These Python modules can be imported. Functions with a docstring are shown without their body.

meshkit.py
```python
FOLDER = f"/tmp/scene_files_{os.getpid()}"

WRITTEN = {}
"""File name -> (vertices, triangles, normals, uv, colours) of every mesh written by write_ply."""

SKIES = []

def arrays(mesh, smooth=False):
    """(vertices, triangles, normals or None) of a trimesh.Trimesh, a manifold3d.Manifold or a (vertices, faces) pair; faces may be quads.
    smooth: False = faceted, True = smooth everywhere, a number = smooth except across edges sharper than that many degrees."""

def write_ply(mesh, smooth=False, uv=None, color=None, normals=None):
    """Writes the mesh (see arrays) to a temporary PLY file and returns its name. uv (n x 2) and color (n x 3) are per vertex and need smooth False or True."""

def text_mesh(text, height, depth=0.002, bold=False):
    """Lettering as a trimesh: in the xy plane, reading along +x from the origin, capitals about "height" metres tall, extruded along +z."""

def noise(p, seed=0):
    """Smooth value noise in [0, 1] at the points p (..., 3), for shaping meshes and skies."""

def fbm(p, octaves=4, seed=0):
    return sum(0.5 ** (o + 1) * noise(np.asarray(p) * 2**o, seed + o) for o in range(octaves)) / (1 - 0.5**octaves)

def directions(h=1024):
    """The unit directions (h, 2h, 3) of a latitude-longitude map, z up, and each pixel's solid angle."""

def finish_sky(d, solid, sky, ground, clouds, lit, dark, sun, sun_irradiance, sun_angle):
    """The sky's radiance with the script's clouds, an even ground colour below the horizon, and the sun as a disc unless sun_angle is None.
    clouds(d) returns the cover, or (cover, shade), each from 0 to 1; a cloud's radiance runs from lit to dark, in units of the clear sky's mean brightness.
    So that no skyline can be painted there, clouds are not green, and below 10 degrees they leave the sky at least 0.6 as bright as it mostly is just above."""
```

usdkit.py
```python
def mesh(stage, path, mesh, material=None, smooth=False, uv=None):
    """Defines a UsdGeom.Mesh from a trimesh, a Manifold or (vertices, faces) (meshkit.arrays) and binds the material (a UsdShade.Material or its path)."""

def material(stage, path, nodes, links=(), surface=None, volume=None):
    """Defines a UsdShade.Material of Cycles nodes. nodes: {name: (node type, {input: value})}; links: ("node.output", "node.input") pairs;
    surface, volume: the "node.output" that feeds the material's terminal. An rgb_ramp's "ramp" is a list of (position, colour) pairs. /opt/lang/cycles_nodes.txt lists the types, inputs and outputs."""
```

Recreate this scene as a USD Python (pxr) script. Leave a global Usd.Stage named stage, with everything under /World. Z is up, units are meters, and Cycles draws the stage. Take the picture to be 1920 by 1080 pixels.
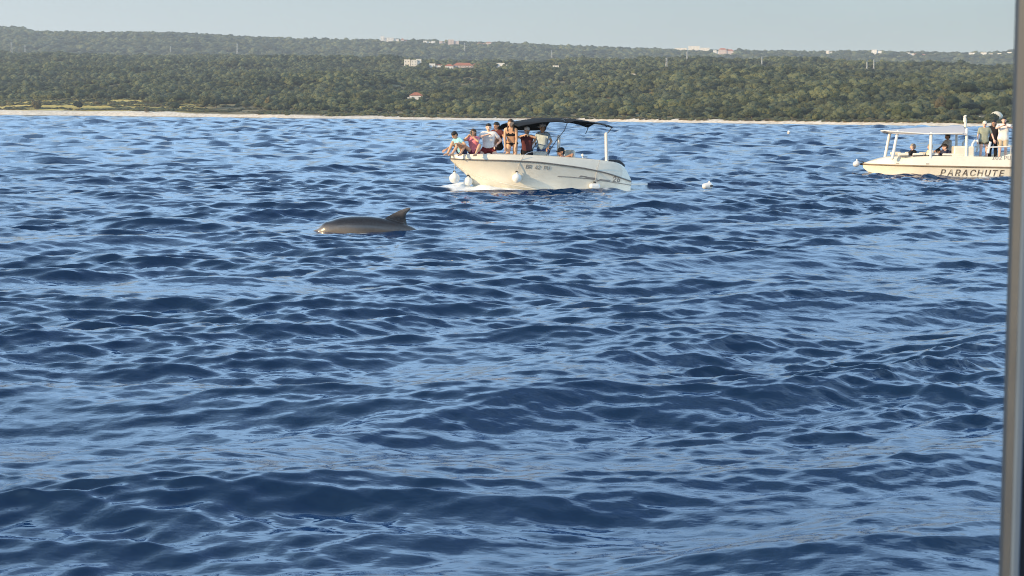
import math, random
import numpy as np, trimesh, usdkit, meshkit
import manifold3d as m3
from manifold3d import Manifold, OpType
from scipy.ndimage import gaussian_filter1d
from scipy.interpolate import PchipInterpolator
from pxr import Usd, UsdGeom, UsdLux, UsdShade, Sdf, Gf, Vt

stage = Usd.Stage.CreateInMemory()
UsdGeom.SetStageUpAxis(stage, 'Z')
UsdGeom.SetStageMetersPerUnit(stage, 1.0)
UsdGeom.Xform.Define(stage, '/World')
rng = np.random.default_rng(11)
random.seed(5)

# ------------------------------------------------------------------ camera
EYE = np.array([0.0, 0.0, 2.1])
FPX = 2770.0                                    # focal length in pixels of a 1920 wide picture
PITCH, ROLL = math.atan(319.0 / FPX), 0.0105
_F = np.array([0, math.cos(PITCH), -math.sin(PITCH)])
_R0, _U0 = np.array([1.0, 0, 0]), np.array([0, math.sin(PITCH), math.cos(PITCH)])
_R = math.cos(ROLL) * _R0 + math.sin(ROLL) * _U0
_U = -math.sin(ROLL) * _R0 + math.cos(ROLL) * _U0
cam = UsdGeom.Camera.Define(stage, '/World/camera')
cam.AddTransformOp().Set(Gf.Matrix4d(*_R, 0, *_U, 0, *(-_F), 0, *EYE, 1))
cam.CreateHorizontalApertureAttr(36.0)
cam.CreateVerticalApertureAttr(20.25)
cam.CreateFocalLengthAttr(36.0 * FPX / 1920)
cam.CreateFStopAttr(17.0)
cam.CreateFocusDistanceAttr(45.0)
cam.CreateClippingRangeAttr(Gf.Vec2f(0.05, 60000))
EXPOSURE = 0.30
cam.CreateExposureAttr(EXPOSURE)

# ------------------------------------------------------------------ sky and sun
SUN_AZ, SUN_EL = math.radians(-118), math.radians(16)      # azimuth measured from +y towards +x
to_sun = np.array([math.sin(SUN_AZ) * math.cos(SUN_EL), math.cos(SUN_AZ) * math.cos(SUN_EL), math.sin(SUN_EL)])
dome = UsdLux.DomeLight.Define(stage, '/World/sky')
dome.CreateIntensityAttr(1.0)
SKY = 0.15
sky_mat = usdkit.material(stage, '/World/Looks/sky_air', {
    'sky': ('sky_texture', {'sky_type': 'single_scattering', 'sun_disc': False, 'sun_elevation': SUN_EL, 'sun_rotation': SUN_AZ,
                            'altitude': 10.0, 'air_density': 1.0, 'aerosol_density': 0.6, 'ozone_density': 2.0}),
    'tc': ('texture_coordinate', {}), 'xyz': ('separate_xyz', {}),
    'up': ('map_range', {'range_type': 'smoothstep', 'from_min': -0.05, 'from_max': 0.33, 'to_min': 0.86, 'to_max': 0.10, 'clamp': True}),
    'map': ('mapping', {'scale': (1.0, 1.0, 4.0)}),
    'n': ('noise_texture', {'scale': 1.6, 'detail': 5.0, 'roughness': 0.55}),
    'nr': ('map_range', {'from_min': 0.3, 'from_max': 0.7, 'to_min': 0.90, 'to_max': 1.10, 'clamp': True}),
    'f': ('math', {'math_type': 'multiply', 'use_clamp': True}),
    'dot': ('vector_math', {'math_type': 'dot_product', 'vector2': tuple(to_sun)}),
    'glow': ('map_range', {'from_min': -1.0, 'from_max': 1.0, 'to_min': 0.25, 'to_max': 2.10, 'clamp': True}),
    'vc': ('vector_math', {'math_type': 'scale', 'vector1': (2.66, 2.92, 3.22)}),
    'veil': ('mix_color', {}),
    # bright blue band added above the view, all round, to lighten water reflections
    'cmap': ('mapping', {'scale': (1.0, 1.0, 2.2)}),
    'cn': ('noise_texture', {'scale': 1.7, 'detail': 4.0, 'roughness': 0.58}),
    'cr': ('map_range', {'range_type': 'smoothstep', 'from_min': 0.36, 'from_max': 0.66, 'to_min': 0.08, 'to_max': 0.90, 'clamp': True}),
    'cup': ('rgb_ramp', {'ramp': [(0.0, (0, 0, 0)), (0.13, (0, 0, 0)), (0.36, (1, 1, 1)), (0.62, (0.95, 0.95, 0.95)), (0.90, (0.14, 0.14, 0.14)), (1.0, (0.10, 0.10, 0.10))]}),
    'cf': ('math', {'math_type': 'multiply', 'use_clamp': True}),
    'added_band': ('mix_color', {'b': (6.4, 10.2, 14.6)}),
    'bg': ('background_shader', {'strength': SKY})},
    [('tc.generated', 'xyz.vector'), ('xyz.z', 'up.value'), ('tc.generated', 'map.vector'), ('map.vector', 'n.vector'), ('n.fac', 'nr.value'),
     ('up.result', 'f.value1'), ('nr.result', 'f.value2'), ('f.value', 'veil.fac'), ('sky.color', 'veil.a'),
     ('tc.generated', 'dot.vector1'), ('dot.value', 'glow.value'), ('glow.result', 'vc.scale'), ('vc.vector', 'veil.b'),
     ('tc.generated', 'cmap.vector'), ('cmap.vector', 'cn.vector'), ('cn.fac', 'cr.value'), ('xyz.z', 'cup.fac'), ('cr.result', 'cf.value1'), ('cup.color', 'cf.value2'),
     ('cf.value', 'added_band.fac'), ('veil.result', 'added_band.a'), ('added_band.result', 'bg.color')], surface='bg.background')
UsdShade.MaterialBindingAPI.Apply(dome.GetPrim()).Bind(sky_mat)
dome.GetPrim().SetCustomDataByKey('kind', 'structure')
sun = UsdLux.DistantLight.Define(stage, '/World/sun')
sun.CreateIntensityAttr(1.25)
sun.CreateAngleAttr(0.53)
sun.CreateColorAttr(Gf.Vec3f(1.0, 0.74, 0.42))
sun.GetPrim().CreateAttribute('inputs:normalize', Sdf.ValueTypeNames.Bool).Set(True)
_z = to_sun
_x = np.cross([0, 0, 1.0], _z); _x /= np.linalg.norm(_x)
_y = np.cross(_z, _x)
sun.AddTransformOp().Set(Gf.Matrix4d(*_x, 0, *_y, 0, *_z, 0, 0, 0, 50, 1))

# ------------------------------------------------------------------ helpers
used = {}
def numbered(parent, name):
    k = (parent, name)
    n = used.get(k, -1) + 1
    used[k] = n
    return name if n == 0 else f'{name}_{n:03d}'
def meta(p, label=None, cat=None, group=None, kind=None):
    p = p.GetPrim() if hasattr(p, 'GetPrim') else p
    for k, v in (('label', label), ('category', cat), ('group', group), ('kind', kind)):
        if v: p.SetCustomDataByKey(k, v)
    return p
def thing(name, label, cat, loc=(0, 0, 0), rotz=0.0, group=None):
    path = '/World/' + numbered('/World', name)
    x = UsdGeom.Xform.Define(stage, path)
    x.AddTranslateOp().Set(Gf.Vec3d(*map(float, loc)))
    x.AddRotateZOp().Set(float(rotz))
    return meta(x, label, cat, group)
def obj(name, mesh, mat, parent=None, smooth=False, label=None, kind=None):
    pp = str(parent.GetPath()) if parent is not None else '/World'
    p = usdkit.mesh(stage, pp + '/' + numbered(pp, name), mesh, mat, smooth=smooth).GetPrim()
    return meta(p, label, None, None, kind)
def cat_mesh(ms):
    return trimesh.util.concatenate([as_tri(m) for m in ms])
def as_tri(m):
    if hasattr(m, 'to_mesh'):
        q = m.to_mesh()
        return trimesh.Trimesh(q.vert_properties[:, :3], q.tri_verts, process=False)
    if isinstance(m, tuple):
        v, f, _ = meshkit.arrays(m)
        return trimesh.Trimesh(v, f, process=False)
    return m
def box(cx, cy, cz, sx, sy, sz):
    b = trimesh.creation.box([sx, sy, sz]); b.apply_translation([cx, cy, cz]); return b
def rbox(cx, cy, cz, sx, sy, sz, r=0.01, seg=8):
    s = Manifold.sphere(r, seg)
    return Manifold.batch_hull([s.translate([cx + i * (sx / 2 - r), cy + j * (sy / 2 - r), cz + k * (sz / 2 - r)]) for i in (-1, 1) for j in (-1, 1) for k in (-1, 1)])
def hull(pts, seg=12):
    """convex hull of spheres (x, y, z, r)"""
    return Manifold.batch_hull([Manifold.sphere(float(p[3]), seg).translate([float(c) for c in p[:3]]) for p in pts])
def tube(pts, r, seg=10):
    pts = [np.asarray(p, float) for p in pts]
    rr = np.broadcast_to(np.asarray(r, float), len(pts))
    return union([hull([(*pts[i], rr[i]), (*pts[i + 1], rr[i + 1])], seg) for i in range(len(pts) - 1)])
def union(ms):
    return Manifold.batch_boolean(ms, OpType.Add)
def soften(m, length=0.03, it=8):
    t = as_tri(m.refine_to_length(length))
    t = trimesh.Trimesh(t.vertices, t.faces, process=True)
    trimesh.smoothing.filter_taubin(t, iterations=it)
    return t
def grid_faces(nu, nv, closed=False):
    i = np.arange(nu - (0 if closed else 1))[:, None]; j = np.arange(nv - 1)[None]
    a = i * nv + j; b = ((i + 1) % nu) * nv + j
    return np.stack([a, b, b + 1, a + 1], -1).reshape(-1, 4)
def sstep(a, b, x):
    t = np.clip((np.asarray(x, float) - a) / (b - a), 0, 1)
    return t * t * (3 - 2 * t)
def ray(px, py):
    d = (px - 960) / FPX * _R + (540 - py) / FPX * _U + _F
    return d / d[1]
def at(px, py, Y):
    """the world point at depth Y seen at a pixel of the 1920 x 1080 photograph"""
    return EYE + ray(px, py) * Y
def proj(p):
    d = np.asarray(p, float) - EYE
    z = d @ _F
    return 960 + FPX * (d @ _R) / z, 540 - FPX * (d @ _U) / z

# ------------------------------------------------------------------ materials
def paint(name, color, rough=0.4, spec=0.5, vary=0.06, scale=6.0, bumpy=0.0, coat=0.0, metallic=0.0):
    c = np.array(color, float)
    nodes = {'tc': ('texture_coordinate', {}),
             'n': ('noise_texture', {'scale': scale, 'detail': 4.0, 'roughness': 0.6}),
             'r': ('rgb_ramp', {'ramp': [(0.3, tuple(c * (1 - vary))), (0.7, tuple(np.minimum(c * (1 + vary), 1)))]}),
             'rr': ('map_range', {'from_min': 0.3, 'from_max': 0.7, 'to_min': rough * 0.85, 'to_max': min(1, rough * 1.15)}),
             'p': ('principled_bsdf', {'specular_ior_level': spec, 'coat_weight': coat, 'metallic': metallic})}
    links = [('tc.object', 'n.vector'), ('n.fac', 'r.fac'), ('r.color', 'p.base_color'), ('n.fac', 'rr.value'), ('rr.result', 'p.roughness')]
    if bumpy:
        nodes['b'] = ('bump', {'strength': 0.6, 'distance': bumpy})
        nodes['n2'] = ('noise_texture', {'scale': scale * 5, 'detail': 3.0})
        links += [('tc.object', 'n2.vector'), ('n2.fac', 'b.height'), ('b.normal', 'p.normal')]
    return usdkit.material(stage, '/World/Looks/' + name, nodes, links, surface='p.BSDF')
def skin(name, color):
    return paint(name, color, 0.5, 0.4, 0.10, 9.0)
def cloth(name, color, vary=0.12):
    return paint(name, color, 0.85, 0.2, vary, 14.0, 0.004)
M = {}
M['gelcoat'] = paint('white_gelcoat', (0.71, 0.655, 0.54), 0.28, 0.5, 0.05, 2.2, coat=0.2)
M['gelcoat_grey'] = paint('grey_gelcoat', (0.60, 0.60, 0.60), 0.35, 0.5, 0.05, 2.2)
M['rubber'] = paint('dark_rubber', (0.06, 0.055, 0.05), 0.55, 0.4, 0.1, 8)
M['rail_tan'] = paint('tan_rubber', (0.20, 0.15, 0.10), 0.55, 0.4, 0.1, 8)
M['strake_grey'] = paint('grey_brown_rubber', (0.16, 0.145, 0.13), 0.55, 0.4, 0.1, 8)
M['rope'] = paint('pale_rope', (0.45, 0.43, 0.40), 0.9, 0.2, 0.1, 8)
M['black'] = paint('black_plastic', (0.015, 0.015, 0.017), 0.35, 0.5, 0.1, 5)
M['canvas_black'] = cloth('black_canvas', (0.014, 0.014, 0.015))
M['canvas_white'] = cloth('white_canvas', (0.47, 0.455, 0.46), 0.05)
M['white'] = paint('white_plastic', (0.70, 0.69, 0.65), 0.35, 0.5, 0.05, 5)
M['steel'] = paint('polished_steel', (0.6, 0.6, 0.6), 0.2, 0.5, 0.05, 5, metallic=1.0)
M['lettering'] = usdkit.material(stage, '/World/Looks/worn_brown_lettering', {
    'tc': ('texture_coordinate', {}), 'n': ('noise_texture', {'scale': 5.0, 'detail': 4.0, 'roughness': 0.65}),
    'r': ('rgb_ramp', {'ramp': [(0.42, (0.085, 0.066, 0.055)), (0.54, (0.14, 0.115, 0.095)), (0.62, (0.40, 0.36, 0.30)), (0.70, (0.62, 0.58, 0.50))]}),
    'p': ('principled_bsdf', {'roughness': 0.5})}, [('tc.object', 'n.vector'), ('n.fac', 'r.fac'), ('r.color', 'p.base_color')], surface='p.BSDF')
M['lettering_grey'] = paint('grey_lettering', (0.24, 0.22, 0.20), 0.5, 0.4, 0.15, 12)
M['glass'] = usdkit.material(stage, '/World/Looks/smoked_acrylic', {
    'g': ('glossy_bsdf', {'roughness': 0.03, 'color': (0.9, 0.9, 0.9)}), 't': ('transparent_bsdf', {'color': (0.72, 0.76, 0.80)}),
    'f': ('fresnel', {'IOR': 1.5}), 'm': ('mix_closure', {})},
    [('f.fac', 'm.fac'), ('t.BSDF', 'm.closure1'), ('g.BSDF', 'm.closure2')], surface='m.closure')
# ------------------------------------------------------------------ land
_shx = np.array([-4000, -900, -420, -220, 0, 130, 230, 420, 900, 4000.0])
_shy = np.array([1500, 1330, 1165, 1070, 965, 800, 690, 560, 420, 300.0])
_shore = PchipInterpolator(_shx, _shy)
def shore(x):
    x = np.asarray(x, float)
    return _shore(np.clip(x, -4000, 4000)) + 9 * np.sin(x / 47.0 + 0.6) + 5 * np.sin(x / 19.0) + 4 * np.sin(x / 133.0)
_skx = np.array([-400, 0, 40, 70, 150, 275, 400, 480, 550, 680, 760, 850, 960, 1100, 1200, 1300, 1400, 1500, 1600, 1700, 1850, 1900, 2400.0])
_ska = np.array([150, 153, 155, 149, 147, 148, 144, 140.5, 140, 137.5, 139, 136, 134, 130.5, 128.5, 124.5, 126, 125.5, 127, 125.5, 127, 132, 134.0]) / FPX
_sky_angle = PchipInterpolator((_skx - 960) / FPX, _ska)
def terrain(x, y):
    x, y = np.asarray(x, float), np.asarray(y, float)
    t = (y - shore(x)) * 0.8
    u = np.clip(x / np.maximum(y, 1), -0.5, 0.5)
    wide = sstep(-60, -260, x)                       # the beach is broader on the left
    beach = np.interp(t, [-60, -8, 0, 9, 16, 40], [-6, -1.0, 0.0, 1.9, 2.7, 3.4]) * (1 + 0.55 * wide)
    top = 83 - 64 * u
    near = 3.2 + 1.76 * wide + (top - 3.2 - 1.76 * wide) * np.clip((t - 40) / 1010.0, 0, 1) ** 0.92
    far_d = 4150 - 500 * u
    ridge = 2.1 + far_d * _sky_angle(u) - 7.0
    tt = (y - far_d) / 1150.0
    valley = top - 26 * sstep(1050, 1500, t)
    far = valley + (ridge - valley) * sstep(-1.25, 0.0, tt) - 30 * sstep(0.05, 1.5, tt)
    z = np.where(t < 40, beach, np.where(t < 1050, near, far))
    p = np.stack([x / 190.0, y / 105.0, np.zeros_like(x)], -1)
    q = np.stack([x / 60.0, y / 40.0, np.ones_like(x)], -1)
    roll = (meshkit.fbm(p, 3, 4) - 0.5) * 25 + (meshkit.fbm(q, 2, 8) - 0.5) * 5
    z = z + roll * sstep(50, 260, t) * np.where(t > 1800, 0.4, 1.0)
    z = z + 0.5 * (meshkit.fbm(np.stack([x / 6.0, y / 6.0, np.zeros_like(x)], -1), 3, 2) - 0.5) * sstep(2, 8, t)
    return z
def land():
    u = np.concatenate([np.linspace(-1.1, -0.47, 24)[:-1], np.linspace(-0.47, 0.47, 300), np.linspace(0.47, 1.1, 24)[1:]])
    t = np.concatenate([np.linspace(-60, 0, 6)[:-1], np.linspace(0, 60, 26)[:-1], np.linspace(60, 1300, 70)[:-1], np.linspace(1300, 4200, 70)])
    rows = []
    for uu in u:
        lo = np.full(len(t), 400.0)
        y = 900.0
        for _ in range(25):                      # where this line of sight meets the shore
            y = 0.5 * y + 0.5 * float(shore(np.array(uu * y)))
        yy = y + t / 0.8
        rows.append(np.stack([uu * yy, yy], -1))
    P = np.array(rows)
    z = terrain(P[..., 0], P[..., 1])
    V = np.concatenate([P, z[..., None]], -1).reshape(-1, 3)
    return V, grid_faces(len(u), len(t))[:, ::-1]
land_mat = usdkit.material(stage, '/World/Looks/scrub_ground', {
    'g': ('geometry', {}), 'x': ('separate_xyz', {}),
    'm': ('mapping', {'scale': (0.02, 0.035, 0.02)}), 'n': ('noise_texture', {'scale': 1.0, 'detail': 5.0, 'roughness': 0.65}),
    'm2': ('mapping', {'scale': (0.35, 0.35, 0.35)}), 'n2': ('noise_texture', {'scale': 1.0, 'detail': 4.0, 'roughness': 0.6}),
    'r': ('rgb_ramp', {'ramp': [(0.30, (0.075, 0.075, 0.035)), (0.45, (0.12, 0.10, 0.05)), (0.55, (0.17, 0.135, 0.07)), (0.68, (0.11, 0.11, 0.045))]}),
    'dry': ('rgb_ramp', {'ramp': [(0.35, (0.14, 0.13, 0.05)), (0.5, (0.42, 0.31, 0.07)), (0.62, (0.48, 0.36, 0.10)), (0.75, (0.24, 0.2, 0.08))]}),
    'left': ('map_range', {'range_type': 'smoothstep', 'from_min': -225.0, 'from_max': -265.0, 'to_min': 0.0, 'to_max': 1.0, 'clamp': True}),
    'low': ('map_range', {'range_type': 'smoothstep', 'from_min': 19.0, 'from_max': 13.5, 'to_min': 0.0, 'to_max': 1.0, 'clamp': True}),
    'ld': ('math', {'math_type': 'multiply'}),
    'c1': ('mix_color', {}),
    'peb': ('rgb_ramp', {'ramp': [(0.3, (0.42, 0.36, 0.28)), (0.55, (0.60, 0.53, 0.43)), (0.8, (0.70, 0.64, 0.55))]}),
    'zz': ('math', {'math_type': 'multiply_add', 'value2': 3.2}), 'zl': ('math', {'math_type': 'multiply_add', 'value2': -1.5}),
    'shore': ('map_range', {'range_type': 'smoothstep', 'from_min': 4.5, 'from_max': 3.8, 'to_min': 0.0, 'to_max': 1.0, 'clamp': True}),
    'c2': ('mix_color', {}),
    'wet': ('map_range', {'range_type': 'smoothstep', 'from_min': 0.55, 'from_max': 0.2, 'to_min': 0.0, 'to_max': 1.0, 'clamp': True}),
    'c3': ('mix_color', {'b': (0.13, 0.11, 0.09)}),
    'b': ('bump', {'strength': 1.0, 'distance': 0.35}),
    'p': ('principled_bsdf', {'roughness': 0.95, 'specular_ior_level': 0.15})},
    [('g.position', 'x.vector'), ('g.position', 'm.vector'), ('m.vector', 'n.vector'), ('g.position', 'm2.vector'), ('m2.vector', 'n2.vector'),
     ('n.fac', 'r.fac'), ('n.fac', 'dry.fac'), ('x.x', 'left.value'), ('x.z', 'low.value'), ('left.result', 'ld.value1'), ('low.result', 'ld.value2'),
     ('ld.value', 'c1.fac'), ('r.color', 'c1.a'), ('dry.color', 'c1.b'), ('n2.fac', 'peb.fac'), ('n.fac', 'zz.value1'), ('x.z', 'zz.value3'),
     ('left.result', 'zl.value1'), ('zz.value', 'zl.value3'), ('zl.value', 'shore.value'), ('shore.result', 'c2.fac'), ('c1.result', 'c2.a'), ('peb.color', 'c2.b'),
     ('x.z', 'wet.value'), ('wet.result', 'c3.fac'), ('c2.result', 'c3.a'), ('c3.result', 'p.base_color'), ('n2.fac', 'b.height'), ('b.normal', 'p.normal')],
    surface='p.BSDF')
obj('hillside', land(), land_mat, smooth=True, kind='structure')

def ground_at(px, py, first=True):
    """the place on the land that a pixel of the photograph shows"""
    d = ray(px, py)
    y = np.arange(float(shore(np.array(d[0] * 800))) - 150, 6200, 2.0)
    P = EYE + d * y[:, None]
    hit = np.nonzero((terrain(P[:, 0], P[:, 1]) >= P[:, 2]) & (y > 300))[0]
    k = hit[0] if len(hit) else len(y) - 1
    x, yy = P[k, 0], P[k, 1]
    return np.array([x, yy, float(terrain(np.array(x), np.array(yy)))])

# ------------------------------------------------------------------ foliage
def leaf_mat(name, dark, light, patch=0.012):
    return usdkit.material(stage, '/World/Looks/' + name, {
        'g': ('geometry', {}), 'oi': ('object_info', {}),
        'm': ('mapping', {'scale': (patch, patch, patch)}), 'n': ('noise_texture', {'scale': 1.0, 'detail': 3.0, 'roughness': 0.6}),
        'n2': ('noise_texture', {'scale': 0.9, 'detail': 3.0, 'roughness': 0.6}),
        'a1': ('math', {'math_type': 'multiply_add', 'value2': 0.30, 'value3': -0.15}),
        'a2': ('math', {'math_type': 'multiply_add', 'value2': 0.22}),
        'a3': ('math', {'math_type': 'multiply_add', 'value2': 0.70, 'use_clamp': True}),
        'r': ('rgb_ramp', {'ramp': [(0.30, tuple(np.array(dark) * 0.95)), (0.55, tuple((np.array(dark) + np.array(light)) * np.array((0.64, 0.65, 0.50)))), (0.88, tuple(np.array(light) * np.array((1.30, 1.27, 0.85))))]}),
        'p': ('principled_bsdf', {'roughness': 0.8, 'specular_ior_level': 0.2}),
        't': ('translucent_bsdf', {}), 'mx': ('mix_closure', {'fac': 0.22})},
        [('g.position', 'm.vector'), ('m.vector', 'n.vector'), ('g.position', 'n2.vector'), ('oi.random', 'a1.value1'), ('n2.fac', 'a2.value1'), ('a1.value', 'a2.value3'),
         ('n.fac', 'a3.value1'), ('a2.value', 'a3.value3'), ('a3.value', 'r.fac'), ('r.color', 'p.base_color'), ('r.color', 't.color'),
         ('p.BSDF', 'mx.closure1'), ('t.BSDF', 'mx.closure2')], surface='mx.closure')
LEAF = [leaf_mat('olive_foliage', (0.048, 0.054, 0.027), (0.118, 0.117, 0.060)),
        leaf_mat('dark_oak_foliage', (0.025, 0.034, 0.020), (0.068, 0.078, 0.042)),
        leaf_mat('grey_green_foliage', (0.055, 0.066, 0.040), (0.135, 0.140, 0.085)),
        leaf_mat('pine_foliage', (0.014, 0.022, 0.016), (0.042, 0.053, 0.032)),
        leaf_mat('fresh_foliage', (0.080, 0.105, 0.030), (0.17, 0.20, 0.06)),
        leaf_mat('brown_foliage', (0.062, 0.054, 0.032), (0.125, 0.10, 0.060))]
BARK = paint('bark', (0.16, 0.12, 0.09), 0.9, 0.2, 0.3, 3.0)
def crown(seed, lumps=7, flat=0.62, cards=260, size=0.17):
    """a crown about 1 m wide whose foot is at the origin: ragged lumps set round a dome, and loose leaf clumps over them"""
    g = np.random.default_rng(seed)
    parts, centres = [], []
    for i in range(lumps):
        a = 2 * np.pi * (i + g.uniform(-.3, .3)) / max(1, lumps - 1)
        rad = 0.0 if i == 0 else g.uniform(0.18, 0.33)
        c = np.array([rad * math.cos(a), rad * math.sin(a), flat * (0.55 + (0.12 if i == 0 else g.uniform(-0.25, 0.12)))])
        r = g.uniform(0.17, 0.27) if i else 0.29
        s = trimesh.creation.icosphere(2, 1.0)
        v = s.vertices * (1 + 0.62 * (meshkit.fbm(s.vertices * 2.6 + seed * 3.1 + i, 3, seed) - 0.45)[:, None])
        s.vertices = v * r * np.array([1, 1, flat * 1.15]) + c
        parts.append(s); centres.append((c, r))
    V, F = [], []
    for k in range(cards):
        c, r = centres[g.integers(len(centres))]
        d = g.normal(size=3); d[2] = abs(d[2]) * 0.9 - 0.15; d /= np.linalg.norm(d)
        p = c + d * r * g.uniform(0.9, 1.25) * np.array([1, 1, flat * 1.15])
        a, b = g.normal(size=3), g.normal(size=3)
        a /= np.linalg.norm(a); b = np.cross(a, b); b /= np.linalg.norm(b)
        w = size * g.uniform(0.35, 0.8) * 0.5
        n = len(V)
        V += [p + a * w, p + b * w * 0.8, p - a * w * 0.9, p - b * w]
        F += [[n, n + 1, n + 2], [n, n + 2, n + 3]]
    m = trimesh.util.concatenate(parts + [trimesh.Trimesh(V, F, process=False)])
    m.vertices[:, 2] -= m.vertices[:, 2].min()
    return m
CROWNS = [crown(31 + i, lumps=[6, 7, 8, 5, 7, 9][i], flat=[0.62, 0.55, 0.7, 0.8, 0.5, 0.6][i]) for i in range(6)]

HOUSE_SPOTS = []          # (x, y, clear radius)
KEEP_OUT = []
def clear_of(x, y):
    ok = np.ones(len(x), bool)
    for hx, hy, r in HOUSE_SPOTS:
        n = math.hypot(hx, hy)
        ax, ay = hx / n, hy / n
        along = (hx - x) * ax + (hy - y) * ay            # metres in front of the house
        side = np.abs((x - hx) * ay - (y - hy) * ax)
        ok &= ~((side < r) & (along > -r) & (along < r * 2.6))
    return ok

# ------------------------------------------------------------------ houses, masts
M['plaster'] = paint('cream_plaster', (0.60, 0.56, 0.49), 0.85, 0.2, 0.06, 0.6)
M['plaster_white'] = paint('white_plaster', (0.62, 0.60, 0.56), 0.85, 0.2, 0.05, 0.6)
M['plaster_pink'] = paint('rose_plaster', (0.46, 0.37, 0.33), 0.85, 0.2, 0.08, 0.6)
M['tiles'] = paint('red_roof_tiles', (0.33, 0.125, 0.075), 0.85, 0.2, 0.22, 1.2, 0.05)
M['shutter'] = paint('dark_window_glass', (0.05, 0.06, 0.07), 0.2, 0.5, 0.1, 1)
M['galvanised'] = paint('pale_galvanised_steel', (0.34, 0.34, 0.32), 0.6, 0.5, 0.1, 0.5)
def hip_roof(w, d, z, rise, over=0.5, flat=False):
    if flat:
        return box(0, 0, z + 0.25, w + 0.3, d + 0.3, 0.5)
    a, b = w / 2 + over, d / 2 + over
    r = max(0.05, a - b) if a > b else 0.05
    ry = max(0.05, b - a) if b > a else 0.05
    v = [[-a, -b, z], [a, -b, z], [a, b, z], [-a, b, z], [-r, -ry, z + rise], [r, -ry, z + rise], [r, ry, z + rise], [-r, ry, z + rise],
         [-a, -b, z - 0.2], [a, -b, z - 0.2], [a, b, z - 0.2], [-a, b, z - 0.2]]
    return trimesh.convex.convex_hull(np.array(v))
def house(px, py, label, blocks, cat='house', yaw=0.0, clear=None, walls='plaster_white', Y=None, name='house'):
    """blocks: (dx, dy, width, depth, eaves height, roof rise or 0 for a flat roof). Rows of windows face the sea."""
    if Y is None:
        o = ground_at(px, py)
    else:
        d = ray(px, py); o = np.array([d[0] * Y, Y, 0]); o[2] = float(terrain(np.array(o[0]), np.array(o[1])))
    w_all = max(abs(b[0]) + b[2] / 2 for b in blocks)
    HOUSE_SPOTS.append((o[0], o[1], clear if clear else w_all + 3))
    bearing = -math.degrees(math.atan2(o[0], o[1]))
    t = thing(name, label, cat, o, bearing + yaw)
    for dx, dy, w, d, h, rise in blocks:
        wl = obj('wall', box(dx, dy, h / 2 - 1.5, w, d, h + 3.0), M[walls], t)
        r = hip_roof(w, d, h + 0.003, rise, flat=rise == 0)
        r.apply_translation([dx, dy, 0])
        obj('roof', r, M['tiles'] if rise else M['plaster'], t)
        storeys = max(1, int(h / 3.0))
        n = max(1, int(w / 3.6))
        for s in range(storeys):
            for k in range(n):
                x = dx + (k + 0.5 - n / 2) * w / n
                f = obj('window', box(x, dy - d / 2 - 0.02, 1.6 + s * h / storeys, 1.15, 0.1, 1.35), M['plaster'], t)
                obj('pane', box(x, dy - d / 2 - 0.075, 1.6 + s * h / storeys, 0.95, 0.03, 1.15), M['shutter'], f)
    return t
H = house
H(780, 187, 'small white house with a red hipped roof alone in the lower woods', [(0, 0, 10.5, 8, 3.6, 2.6), (-5.5, -3.5, 3.2, 2.2, 1.6, 0)], clear=15)
H(763, 124, 'tall cream villa, left of the pair standing above the red roofed lone house', [(0, 0, 8, 8, 8.5, 0)], clear=8, walls='plaster')
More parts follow.
